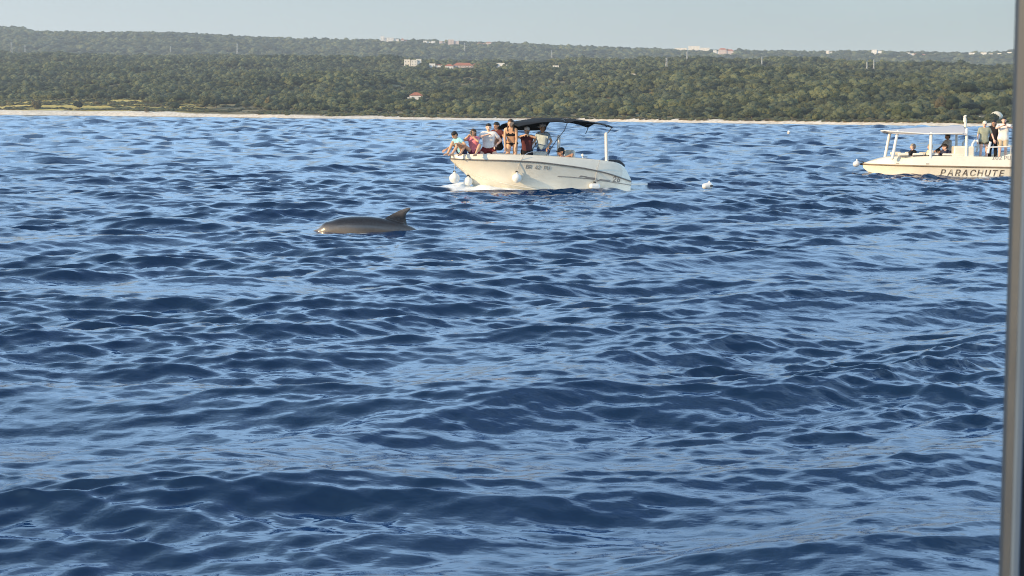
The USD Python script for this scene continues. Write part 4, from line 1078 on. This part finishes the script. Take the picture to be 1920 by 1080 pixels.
    for i in (0, 1):
        legs += [hull([S(hip[i], .092 * b_), S(kn[i], .056)]), hull([S(kn[i], .056), S(kn[i] * .72 + an[i] * .28 + unit(an[i] - kn[i]) * 0, .054), S(an[i], .036)])]
        shin = unit(an[i] - kn[i])
        fdir = np.array([0, 1.0, 0]) if abs(shin[2]) > .45 else unit(np.array([shin[0], shin[1], -.2]))
        fdir = fdir if abs(shin[2]) > .45 else unit(np.cross(np.cross(shin, [0, 0, 1.0]), shin) * -.2 + shin)
        legs += [hull([S(an[i], .034), S(an[i] - fdir * .045 * k - np.array([0, 0, .03 * k]), .030), S(an[i] + fdir * .12 * k - np.array([0, 0, .035 * k]), .030), S(an[i] + fdir * .155 * k - np.array([0, 0, .045 * k]), .02)])]
        arms += [hull([S(sh[i], .050), S(el[i], .037)]), hull([S(el[i], .037), S(wr[i], .025)])]
    body = soften(union(torso + neck + legs + arms), .035, 6)
    headm = as_tri(soften(union(head), .018, 3))
    t = thing('person', label, 'person', loc, yaw, group)
    def man(tr):
        return Manifold(m3.Mesh(np.asarray(tr.vertices, np.float32), np.asarray(tr.faces, np.uint32)))
    pieces = [man(body), man(headm)]
    for i in (0, 1):
        fa = unit(wr[i] - el[i])
        pn = unit(np.cross(fa, np.array([0, 0, 1.0])) + 1e-3) * (1 if i == 0 else -1)
        pn = unit(-np.array([0, 0, 1.0]) * .8 + pn * .3)
        pieces.append(hand(wr[i] - fa * .01, fa, pn, 1 if i == 0 else -1, k, curl[i]))
    obj('body', union(pieces), SK[skin_], t, smooth=40)
    # face
    for a in (-1, 1):
        obj('eye', hull([(*Q(a * .034, .079, .085), .010 * k), (*Q(a * .028, .081, .085), .010 * k)], 8), M['eye'], t, smooth=True)
    obj('mouth', hull([(*Q(-.018, .090, .012), .007 * k), (*Q(.018, .090, .012), .007 * k), (*Q(0, .093, .014), .008 * k)], 8), M['lip'], t, smooth=True)
    # hair: a shell over the skull that leaves the face free
    hs = [hull([S(Q(0, -.03, .112), .092), S(Q(0, .012, .128), .080), S(Q(0, -.05, .05), .070)], 14)]
    cut = hull([S(Q(x, .20, z), .10) for x in (-.2, .2) for z in (-.10, .045)] + [S(Q(x, .145, z), .10) for x in (-.2, .2) for z in (-.10, .03)], 10)
    hm = hs[0] - cut
    if long_hair > 0:
        dn = np.array([0, 0, -1.0])
        hm = union([hm, hull([S(Q(0, -.075, .06), .060), S(Q(.05, -.06, 0), .035), S(Q(-.05, -.06, 0), .035), S(Q(0, -.085, 0) + dn * long_hair * k, .04)], 10),
                    hull([S(Q(.082, -.03, .09), .022), S(Q(.085, .005, -.03), .022), S(Q(.08, .02, -.02) + dn * long_hair * .6 * k, .018)], 8), hull([S(Q(-.082, -.03, .09), .022), S(Q(-.085, .005, -.03), .022), S(Q(-.08, .02, -.02) + dn * long_hair * .6 * k, .018)], 8)])
    obj('hair', hm, HAIR[hair], t, smooth=40)
    if cap:
        cm = hull([S(Q(0, -.025, .132), .090), S(Q(0, .012, .138), .083)], 16) - hull([S(Q(x, y, -.13), .24) for x in (-.1, .1) for y in (-.1, .1)], 10)
        if brim:
            cm = union([cm, hull([S(Q(.055, .085, .118), .010), S(Q(-.055, .085, .118), .010), S(Q(.045, .155, .105), .008), S(Q(-.045, .155, .105), .008)], 8)])
        obj('cap', cm, FAB[cap], t, smooth=40)
    def grown(parts, length=.035, it=4):
        return soften(union(parts), length, it)
    e = .016
    if top:
        lowr = top_low
        parts = [hull([S(W + rx * .062 * k * b_ - spine * .10 * k, .100 * b_ + e), S(W - rx * .062 * k * b_ - spine * .10 * k, .100 * b_ + e), S(W + rx * .062 * k * b_, .088 * b_ + e), S(W - rx * .062 * k * b_, .088 * b_ + e)]),
                 hull([S(W + rx * .062 * k * b_, .086 * b_ + e), S(W - rx * .062 * k * b_, .086 * b_ + e), S(C + rx * .082 * k * b_, .096 * b_ + e), S(C - rx * .082 * k * b_, .096 * b_ + e)]),
                 hull([S(C + rx * .082 * k * b_, .096 * b_ + e), S(C - rx * .082 * k * b_, .096 * b_ + e), S(sh[0] * .82 + N * .18, .058 + e), S(sh[1] * .82 + N * .18, .058 + e), S(N - spine * .02 * k, .05 + e)])]
        if lowr:
            parts.append(hull([S(W + rx * .07 * k * b_ - spine * .10 * k, .10 * b_ + e), S(W - rx * .07 * k * b_ - spine * .10 * k, .10 * b_ + e), S(P + rx * .09 * k - spine * lowr * k, .105 * b_ + e), S(P - rx * .09 * k - spine * lowr * k, .105 * b_ + e)]))
        for i in (0, 1):
            if sleeve > 0:
                q = min(sleeve, 1.0)
                parts.append(hull([S(sh[i], .053 + e), S(sh[i] * (1 - q) + el[i] * q, .044 + e)]))
                if sleeve > 1:
                    q = sleeve - 1
                    parts.append(hull([S(el[i], .042 + e), S(el[i] * (1 - q) + wr[i] * q, .032 + e * .7)]))
        obj('shirt', grown(parts), FAB[top], t, smooth=50)
    if bottom:
        parts = [hull([S(hip[0], .102 * b_ + e), S(hip[1], .102 * b_ + e), S(W + rx * .062 * k * b_ - spine * .06 * k, .088 * b_ + e), S(W - rx * .062 * k * b_ - spine * .06 * k, .088 * b_ + e)])]
        for i in (0, 1):
            q = min(leg, 1.0)
            parts.append(hull([S(hip[i], .096 * b_ + e), S(hip[i] * (1 - q) + kn[i] * q, .096 * (1 - q) * b_ + .062 * q + e)]))
            if leg > 1:
                q = leg - 1
                parts.append(hull([S(kn[i], .060 + e), S(kn[i] * (1 - q) + an[i] * q, .050 + e)]))
        obj('trousers' if leg > 1 else 'shorts', grown(parts), FAB[bottom], t, smooth=50)
    if bikini:
        ee = .008
        chest = hull([S(C + rx * .082 * k * b_ + spine * .0, .096 * b_ + ee), S(C - rx * .082 * k * b_, .096 * b_ + ee), S(C + rx * .055 * k + fwd * .05 * k, .062), S(C - rx * .055 * k + fwd * .05 * k, .062)])
        band = hull([S(C + rx * x * k + fwd * y * k + spine * z * k, .01) for x in (-.4, .4) for y in (-.4, .4) for z in (-.035, .02)], 6)
        cups = union([chest ^ band] + [hull([S(C + rx * a * .055 * k + fwd * .062 * k - spine * .005 * k, .052), S(sh[0] * .5 + N * .5 if a > 0 else sh[1] * .5 + N * .5, .012)], 10) for a in (1, -1)])
        obj('bikini_top', cups, FAB[bikini], t, smooth=40)
        low = hull([S(hip[0], .102 * b_), S(hip[1], .102 * b_), S(P + spine * .03 * k, .106 * b_)])
        obj('bikini_bottom', low, FAB[bikini], t, smooth=40)
    if shoes:
        for i in (0, 1):
            obj('shoe', hull([S(an[i] + np.array([0, -.05, -.03]) * k, .036), S(an[i] + np.array([0, .15, -.045]) * k, .034), S(an[i], .04)]), FAB[shoes], t, smooth=40)
    return t, dict(wr=wr, el=el, Q=Q, C=C, P=P, t=t)
def on1(px, y, z): 
    x = X1(px, y)
    p = BOAT1 + x * HEAD1 + y * PORT1
    return (p[0], p[1], z)
def on2(px, y, z):
    x = X2(px, y)
    p = BOAT2 + x * HEAD2 + y * PORT2
    return (p[0], p[1], z)
def world_of(loc, yaw, p):
    a = math.radians(yaw); c, s = math.cos(a), math.sin(a)
    return np.array([loc[0] + c * p[0] - s * p[1], loc[1] + s * p[0] + c * p[1], loc[2] + p[2]])
def phone(label, loc, yaw, info, i, tilt=0.0):
    w = world_of(loc, yaw, info['wr'][i] + unit(info['wr'][i] - info['el'][i]) * .10)
    t = thing('phone', label, 'phone', w, yaw)
    obj('case', rbox(0, 0, .02, .075, .010, .15, .005), M['phone'], t, smooth=40)
    obj('lens', hull([(-.02, .006, .07, .008), (-.02, .006, .05, .008)], 8), M['eye'], t, smooth=True)
FACE = 180.0     # facing the camera
# --- on the motorboat, from the bow
l = on1(867, .12, 1.0)
person('foremost bow sitter in a sky blue top with dark hair and bowed head', l, FACE - 48, 1.50, .08, lean=.42, side=.05, feet=((.16, .42, .05), (-.14, .50, .05)), knees=((.2, .3, 1), (-.2, .3, 1)),
       hands=((.26, .42, .16), (-.22, .36, .34)), look=(.1, -.7), skin_='tan', top='sky_blue', sleeve=.4, bottom='navy', leg=.3, hair='black', build=.92)
l = on1(890, .18, 1.0)
yw = FACE - 30
_, inf = person('brown haired person in a pink top sitting on the bow behind a raised phone', l, yw, 1.52, .08, lean=.16, feet=((.10, .62, .05), (-.34, .50, .05)), knees=((.3, .4, 1), (-.6, .4, .8)),
       hands=((.03, .30, .56), (-.10, .30, .55)), elbows=((.8, .1, -.6), (-.8, .1, -.6)), look=(.05, .02), skin_='tan', top='pink', sleeve=.35, bottom='plum', leg=.22, hair='brown', long_hair=.20, build=.95, curl=(.9, .9))
phone('pale phone held up by the person in pink on the bow', l, yw, inf, 0)
l = on1(916, .10, 1.04)
person('dark haired person in a white shirt kneeling on the bow, arm across the chest', l, FACE - 6, 1.62, .15, lean=.06, feet=((.11, -.10, .05), (-.11, -.10, .05)), knees=((.25, 1, .12), (-.25, 1, .12)),
       hands=((.02, .26, .56), (-.24, .14, .26)), elbows=((1, .25, -.35), (-.8, -.4, -.2)), look=(-.15, -.05), skin_='fair', top='white', sleeve=.5, bottom='dark_red', leg=.25, hair='black', build=1.08)
l = on1(933, -.42, 1.12)
person('dark haired person half hidden behind the kneeling white shirt, arm reaching out', l, FACE - 30, 1.60, .12, lean=.10, feet=((.10, .45, .05), (-.12, .5, .05)), knees=((.2, .3, 1), (-.2, .3, 1)),
       hands=((.25, .1, .15), (-.48, .22, .10)), elbows=((.8, -.5, 0), (-.6, -.6, .1)), look=(.25, -.1), skin_='brown', top='maroon', sleeve=.25, bottom='black', leg=.4, hair='black')
l = on1(960, .30, .50)
person('brown haired woman in a dark bikini standing bent forward with both hands on her knees', l, FACE - 10, 1.68, .86, lean=.52, feet=((.13, .02, .05), (-.13, .02, .05)), hands=((.15, .28, .58), (-.15, .28, .58)),
       elbows=((.8, -.6, .1), (-.8, -.6, .1)), look=(.12, .02), skin_='tan', bikini='black', hair='brown', long_hair=.22, build=.94)
l = on1(988, .42, .30)
yw = FACE - 6
_, inf = person('person in a black top and trousers with elbows spread, holding a phone before the face', l, yw, 1.56, .82, lean=.06, feet=((.13, 0, .05), (-.13, 0, .05)), hands=((.05, .30, 1.30), (-.06, .30, 1.30)),
       elbows=((1, .3, -.25), (-1, .3, -.25)), look=(.0, -.02), skin_='tan', top='maroon', sleeve=.25, top_low=.0, bottom='black', leg=1.7, hair='grey', cap='white', brim=False, curl=(.9, .9))
phone('dark phone held up by the person in black on the motorboat', l, yw, inf, 0)
l = on1(1018, -.02, .25)
person('man in white cap, pale blue shirt and denim shorts standing under the black bimini', l, FACE - 32, 1.70, .90, lean=.03, feet=((.13, 0, .05), (-.13, .02, .05)), hands=((.20, .40, .86), (-.34, .30, 1.0)),
       elbows=((.8, -.5, 0), (-.9, -.4, -.1)), look=(.2, 0), skin_='tan', top='pale_blue', sleeve=.5, bottom='denim', leg=.75, hair='brown', cap='white')
l = on1(1052, .45, .25)
person('person with a dark cap sitting low in the motorboat cockpit below a white post', l, FACE - 65, 1.66, .22, lean=-.05, feet=((.12, .62, .08), (-.12, .62, .08)), knees=((.1, .4, 1), (-.1, .4, 1)),
       hands=((.22, .25, .38), (-.42, -.12, .62)), elbows=((.8, -.5, 0), (-.8, -.6, .1)), look=(-.1, -.1), skin_='brown', top='dark_red', sleeve=.05, bottom='navy', leg=.6, hair='black', cap='black')
# --- on the parachute boat
l = on2(1710, .40, .28)
person('older man with a pink face and black shirt sitting foremost on the parachute boat', l, FACE - 82, 1.70, .20, lean=-.10, feet=((.12, .6, .08), (-.12, .6, .08)), knees=((.1, .4, 1), (-.1, .4, 1)), hands=((.2, .35, .4), (-.2, .35, .4)),
       look=(.1, -.05), skin_='pink', top='black', sleeve=.5, bottom='navy', leg=.9, hair='grey', build=1.1)
l = on2(1745, .35, .28)
person('fair person with grey hair sitting behind the middle canopy post of the parachute boat', l, FACE - 78, 1.66, .22, lean=.02, feet=((.12, .6, .08), (-.12, .6, .08)), knees=((.1, .4, 1), (-.1, .4, 1)), hands=((.2, .35, .4), (-.2, .35, .4)),
       look=(0, -.05), skin_='pink', top='cream', sleeve=.5, bottom='beige', leg=.9, hair='grey')
l = on2(1756, -.10, .28)
person('person in a dark top sitting low between the middle post and the man in navy', l, FACE - 60, 1.62, .10, lean=-.35, feet=((.12, .6, .08), (-.12, .6, .08)), knees=((.1, .4, 1), (-.1, .4, 1)), hands=((.2, .35, .4), (-.2, .35, .4)),
       look=(0, -.6), skin_='fair', top='black', sleeve=1.6, bottom='navy', leg=1.6, hair='black')
l = on2(1776, .35, .28)
person('dark haired man in navy sitting beside the side console with one hand at his face', l, FACE - 70, 1.68, .22, lean=.12, feet=((.12, .6, .08), (-.12, .6, .08)), knees=((.1, .4, 1), (-.1, .4, 1)), hands=((.34, .30, .62), (-.2, .35, .4)),
       elbows=((.9, .2, -.6), (-.8, -.4, 0)), look=(.2, -.25), skin_='pink', top='navy', sleeve=.5, bottom='beige', leg=.9, hair='black', build=1.08)
l = on2(1779, -.50, .28)
person('dark person in a light grey shirt under the pale canopy, behind the man in navy', l, FACE - 75, 1.66, .62, lean=.10, feet=((.13, .30, .05), (-.13, .25, .05)), knees=((.1, 1, .3), (-.1, 1, .3)), hands=((.22, .42, .72), (-.2, .42, .72)),
       look=(.1, -.1), skin_='brown', top='grey', sleeve=.6, bottom='navy', leg=.9, hair='black')
l = on2(1844, .55, .60)
person('person in a pale cap and sage green top standing behind the white hoop', l, FACE - 8, 1.58, .83, lean=.02, feet=((.12, 0, .05), (-.12, 0, .05)), hands=((.24, .12, .80), (-.36, .10, .84)), look=(.15, -.05),
       skin_='pink', top='sage', sleeve=.6, top_low=.04, bottom='dark_olive', leg=.28, hair='grey', cap='cream', build=1.05)
l = on2(1862, -.20, .60)
person('dark haired person all in black, mostly hidden behind the man in the white shirt', l, FACE - 30, 1.64, .86, lean=.05, feet=((.12, 0, .05), (-.12, 0, .05)), hands=((.32, .30, 1.05), (-.2, .2, .85)), look=(.1, 0), skin_='brown', top='black', sleeve=1.6, bottom='black', leg=1.7, hair='black', long_hair=.12)
l = on2(1880, .52, .62)
yw = FACE - 14
_, inf = person('man in white shirt and beige shorts beside the grey post, hands at his face', l, yw, 1.72, .91, lean=.03, feet=((.12, 0, .05), (-.12, 0, .05)), hands=((.06, .32, 1.38), (-.16, .30, 1.32)),
       elbows=((.9, .2, -.5), (-1, .1, -.35)), look=(.05, .02), skin_='pink', top='white', sleeve=.65, top_low=.03, bottom='beige', leg=.7, hair='black', build=1.1, curl=(.9, .9))
phone('phone held up by the man in the white shirt', l, yw, inf, 0)

# ------------------------------------------------------------------ the dolphin
dolphin_mat = usdkit.material(stage, '/World/Looks/wet_dolphin_skin', {
    'tc': ('texture_coordinate', {}), 'x': ('separate_xyz', {}),
    'm': ('mapping', {'scale': (1.2, 3.0, 3.0)}), 'n': ('noise_texture', {'scale': 2.2, 'detail': 4.0, 'roughness': 0.6}),
    'nz': ('math', {'math_type': 'multiply_add', 'value2': 0.10, 'value3': -0.05}), 'h': ('math', {'math_type': 'add'}),
    'r': ('rgb_ramp', {'ramp': [(0.0, (0.30, 0.27, 0.24)), (0.46, (0.080, 0.070, 0.062)), (0.58, (0.045, 0.040, 0.037)), (0.70, (0.020, 0.018, 0.018)), (0.86, (0.012, 0.012, 0.013)), (0.93, (0.045, 0.039, 0.035)), (1.0, (0.085, 0.074, 0.066))]}),
    'px': ('map_range', {'range_type': 'smoothstep', 'from_min': 1.25, 'from_max': 0.55, 'to_min': 0.0, 'to_max': 0.62, 'clamp': True}),
    'pz': ('map_range', {'range_type': 'smoothstep', 'from_min': 0.17, 'from_max': 0.03, 'to_min': 0.0, 'to_max': 1.0, 'clamp': True}),
    'pm': ('math', {'math_type': 'multiply'}), 'pale': ('mix_color', {'b': (0.20, 0.172, 0.142)}),
    'mr': ('map_range', {'from_min': -0.30, 'from_max': 0.35, 'to_min': 0.0, 'to_max': 1.0, 'clamp': True}),
    'n2': ('noise_texture', {'scale': 9.0, 'detail': 3.0}), 'rr': ('map_range', {'from_min': 0.3, 'from_max': 0.7, 'to_min': 0.16, 'to_max': 0.34}),
    'b': ('bump', {'strength': 0.5, 'distance': 0.006}),
    'p': ('principled_bsdf', {'specular_ior_level': 0.5, 'coat_weight': 0.4, 'coat_roughness': 0.07})},
    [('tc.object', 'x.vector'), ('tc.object', 'm.vector'), ('m.vector', 'n.vector'), ('n.fac', 'nz.value1'), ('nz.value', 'h.value1'), ('x.z', 'h.value2'),
     ('h.value', 'mr.value'), ('mr.result', 'r.fac'), ('x.x', 'px.value'), ('h.value', 'pz.value'), ('px.result', 'pm.value1'), ('pz.result', 'pm.value2'), ('pm.value', 'pale.fac'), ('r.color', 'pale.a'), ('pale.result', 'p.base_color'), ('n2.fac', 'rr.value'), ('rr.result', 'p.roughness'), ('n2.fac', 'b.height'), ('b.normal', 'p.normal')], surface='p.BSDF')
# body axis: s = 0 at the beak, 1 at the fluke notch; x runs backwards from the beak
DL = 2.75
d_r = PchipInterpolator([0, .012, .05, .085, .10, .13, .18, .26, .36, .46, .58, .70, .82, .92, .97, 1.0], [.012, .036, .050, .066, .092, .140, .185, .220, .235, .228, .200, .150, .092, .052, .042, .030])
d_z = PchipInterpolator([0, .1, .25, .4, .55, .68, .8, 1.0], [-.045, -.012, .034, .034, .006, -.058, -.18, -.44])
def dolphin_body():
    ns, na = 90, 36
    V = []
    for s in np.linspace(0, 1, ns):
        r, z = float(d_r(s)), float(d_z(s))
        tall = np.interp(s, [0, .1, .2, .6, .8, 1], [.8, .95, 1.05, 1.08, 1.25, 1.5])
        wide = np.interp(s, [0, .08, .2, .6, .8, 1], [1.15, 1.1, 1.0, .95, .62, .45])
        for a in np.linspace(0, 2 * np.pi, na, endpoint=False):
            ca, sa = math.cos(a), math.sin(a)
            bump = .035 * math.exp(-((s - .125) / .03) ** 2) * max(0, sa)                     # the melon over the beak
            V.append((s * DL, r * wide * ca, z + r * tall * sa + bump))
    V = np.array(V)
    F = []
    for i in range(ns - 1):
        for j in range(na):
            a, b = i * na + j, i * na + (j + 1) % na
            F += [[a, b, b + na], [a, b + na, a + na]]
    V = np.vstack([V, [-.01, 0, float(d_z(0))], [DL + .01, 0, float(d_z(1))]])
    for j in range(na):
        F += [[ns * na, (j + 1) % na, j], [ns * na + 1, (ns - 1) * na + j, (ns - 1) * na + (j + 1) % na]]
    m = trimesh.Trimesh(V, F, process=False)
    trimesh.repair.fix_normals(m)
    return Manifold(m3.Mesh(np.asarray(m.vertices, np.float32), np.asarray(m.faces, np.uint32)))
def blade(outline, thick, plane):
    """a fin with rounded edges: an outline in (u, v), thickest inside; plane maps (u, v, w) to the body's axes"""
    from shapely.geometry import Polygon
    p = Polygon(outline).buffer(0.0)
    layers = []
    for w, inset in ((0, 0.0), (.45, .010), (.75, .022), (1.0, .045)):
        q = p.buffer(-inset)
        if q.is_empty: break
        q = q if q.geom_type == 'Polygon' else max(q.geoms, key=lambda g: g.area)
        layers.append((w, q))
    ms = []
    for w, q in layers:
        e = trimesh.creation.extrude_polygon(q, max(.004, 2 * thick * (w if w else .12)), engine='earcut')
        e.apply_translation([0, 0, -max(.004, 2 * thick * (w if w else .12)) / 2])
        v = e.vertices
        e.vertices = np.array([plane(*c) for c in v])
        trimesh.repair.fix_normals(e)
        ms.append(Manifold(m3.Mesh(np.asarray(e.vertices, np.float32), np.asarray(e.faces, np.uint32))))
    return union(ms)
def bez(pts, n=14):
    P = np.array(pts, float)
    x = np.linspace(0, 1, len(P))
    return np.stack([PchipInterpolator(x, P[:, 0])(np.linspace(0, 1, n)), PchipInterpolator(x, P[:, 1])(np.linspace(0, 1, n))], -1)
lead = bez([(1.36, .20), (1.52, .285), (1.66, .36), (1.80, .42), (1.90, .445)], 16)
trail = bez([(1.90, .445), (1.925, .42), (1.875, .36), (1.84, .31), (1.835, .24), (1.87, .10)], 16)
fin = blade(np.vstack([lead, trail[1:], [(1.75, .04), (1.40, .12)]]), .026, lambda u, v, w: (u, w, v))
flip = []
for s in (1, -1):
    o = np.vstack([bez([(.72, 0), (.86, .16), (1.02, .30), (1.10, .36)], 10), bez([(1.10, .36), (1.06, .22), (.98, .08), (.94, 0)], 10)[1:]])
    flip.append(blade(o, .016, lambda u, v, w, s=s: (u, s * (.17 + v * .72), -.10 - v * .62 + w)))
    o = np.vstack([bez([(2.62, 0), (2.74, .12), (2.88, .26), (2.96, .32)], 10), bez([(2.96, .32), (2.90, .22), (2.84, .08), (2.86, 0)], 10)[1:]])
    flip.append(blade(o, .014, lambda u, v, w, s=s: (u, s * v, float(d_z(1.0)) + .04 - (u - 2.62) * .3 + w)))
dol = union([dolphin_body(), fin] + flip)
dm = soften(dol, .03, 14)
dang = 180 - 180 + 4
dol_x = at(574, 430, DOLPHIN[1])[0]
dloc = (dol_x, DOLPHIN[1] - .10, 0.0)
dt = thing('dolphin', 'grey brown dolphin surfacing with its dorsal fin raised, heading left before the motorboat', 'dolphin', dloc, 4)
obj('body', dm, dolphin_mat, dt, smooth=40)
for s in (1, -1):
    obj('eye', Manifold.sphere(.014, 10).translate([.40, s * .148, -.055]), M['eye'], dt, smooth=True)
obj('blowhole', hull([(.445, -.018, .165, .008), (.445, .018, .165, .008)], 8), M['eye'], dt, smooth=True)

# ------------------------------------------------------------------ tents and walls on the right hand shore
M['tent_cream'] = cloth('cream_tent_cloth', (0.62, 0.57, 0.47), 0.06)
M['tent_ochre'] = cloth('ochre_tent_cloth', (0.52, 0.36, 0.15), 0.08)
M['stone'] = paint('pale_limestone', (0.55, 0.50, 0.42), 0.9, 0.2, 0.15, 1.5, 0.05)
def tent(px, py, w, h, mat, label, seed):
    o = ground_at(px, py); m = o[1] / FPX
    W, Hh = w * m, h * m
    t = thing('tent', label, 'tent', o, 8)
    s = trimesh.creation.icosphere(3, 1.0)
    v = s.vertices * (1 + .05 * (meshkit.fbm(s.vertices * 3 + seed, 2, seed) - .5)[:, None])
    v = v[:, :] * np.array([W / 2, W * .36, Hh])
    v[:, 2] = np.maximum(v[:, 2], -.3)
    s.vertices = v
    obj('canopy', s, M[mat], t, smooth=40)
    obj('door_flap', hull([(-.08 * W, -.34 * W, .05, .02), (.08 * W, -.34 * W, .05, .02), (0, -.22 * W, Hh * .72, .02)], 6), M['rubber'], t)
    for sx in (-1, 1):
        obj('pole', sweep([(sx * W * .40, -W * .26, 0), (sx * W * .28, -W * .19, Hh * .62), (0, 0, Hh * 1.0)], .04), M['white'], t, smooth=True)
tent(1868, 223, 27, 14, 'tent_cream', 'large pale rounded tent on the right shore, behind the man in the white shirt', 1)
tent(1779, 222.5, 15, 6.5, 'tent_cream', 'small pale dome tent on the right shore, right of an ochre one', 2)
tent(1762, 222.5, 17, 6.0, 'tent_ochre', 'small ochre dome tent at the foot of the dark trees', 3)
def wall(px0, px1, py, hpx, label):
    o = ground_at((px0 + px1) / 2, py); m = o[1] / FPX
    W, Hh = (px1 - px0) * m, hpx * m
    t = thing('stone_wall', label, 'wall', o, 6)
    g = np.random.default_rng(int(px0))
    ms = []
    n = max(6, int(W / 1.1))
    for k in range(n):
        x = (k + .5 - n / 2) * W / n
        hh = Hh * g.uniform(.7, 1.1)
        ms.append(rbox(x, g.uniform(-.1, .1), hh / 2 - .2, W / n * 1.06, .8, hh + .4, .08, 6))
    obj('stones', union(ms), M['stone'], t, smooth=30)
wall(1788, 1804, 223, 3.2, 'low pale stone wall on the shore left of the light mast')
wall(1819, 1838, 221.5, 3.6, 'low pale stone wall on the shore right of the light mast')

# ------------------------------------------------------------------ the post of the boat the picture is taken from
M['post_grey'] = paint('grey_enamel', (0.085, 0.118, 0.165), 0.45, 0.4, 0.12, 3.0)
M['post_shade'] = paint('shaded_enamel', (0.03, 0.04, 0.055), 0.5, 0.4, 0.15, 3.0)
PD = 1.30
ta, tb = at(1912.5, 0, PD), at(1881, 1080, PD)
def post_at(z):
    return ta[0] + (tb[0] - ta[0]) * (z - ta[2]) / (tb[2] - ta[2])
z0p, z1p = .80, 3.3
def prism(profile):
    """profile: (u, v) with u to the right of the post's left edge and v away from the camera; swept up the leaning post"""
    n = len(profile)
    V = [(post_at(z) + u, PD + v, z) for z in (z0p, z1p) for u, v in profile]
    F = [[i, (i + 1) % n, (i + 1) % n + n] for i in range(n)] + [[i, (i + 1) % n + n, i + n] for i in range(n)]
    F += [[0, i + 1, i] for i in range(1, n - 1)] + [[n, n + i, n + i + 1] for i in range(1, n - 1)]
    m = trimesh.Trimesh(V, F, process=False); trimesh.repair.fix_normals(m)
    return m
pt = thing('awning_upright', 'blurred grey upright of the viewing boat running down the right edge', 'post', (0, 0, 0))
arc = [(.0046 + .0075 * (1 - math.cos(a)), -.003 - .004 * math.sin(a)) for a in np.linspace(0.2, math.pi / 2, 5)]
obj('gasket', prism([(0, .012), (.0, .002), (.0052, -.003), (.0052, .012)]), M['post_shade'], pt)  # left face of the upright, its shade put into the slate colour
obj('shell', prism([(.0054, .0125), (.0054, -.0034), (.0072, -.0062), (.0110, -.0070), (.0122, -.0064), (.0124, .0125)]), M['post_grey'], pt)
obj('inner_panel', prism([(.0126, .030), (.0126, -.0015), (.085, -.0015), (.085, .030)]), M['black'], pt)
obj('gunwale', union([rbox(.9, PD + .10, .74, 3.6, .34, .12, .03), rbox(.9, PD + .16, .25, 3.5, .12, 1.0, .03)]), M['gelcoat_grey'], pt, smooth=35)
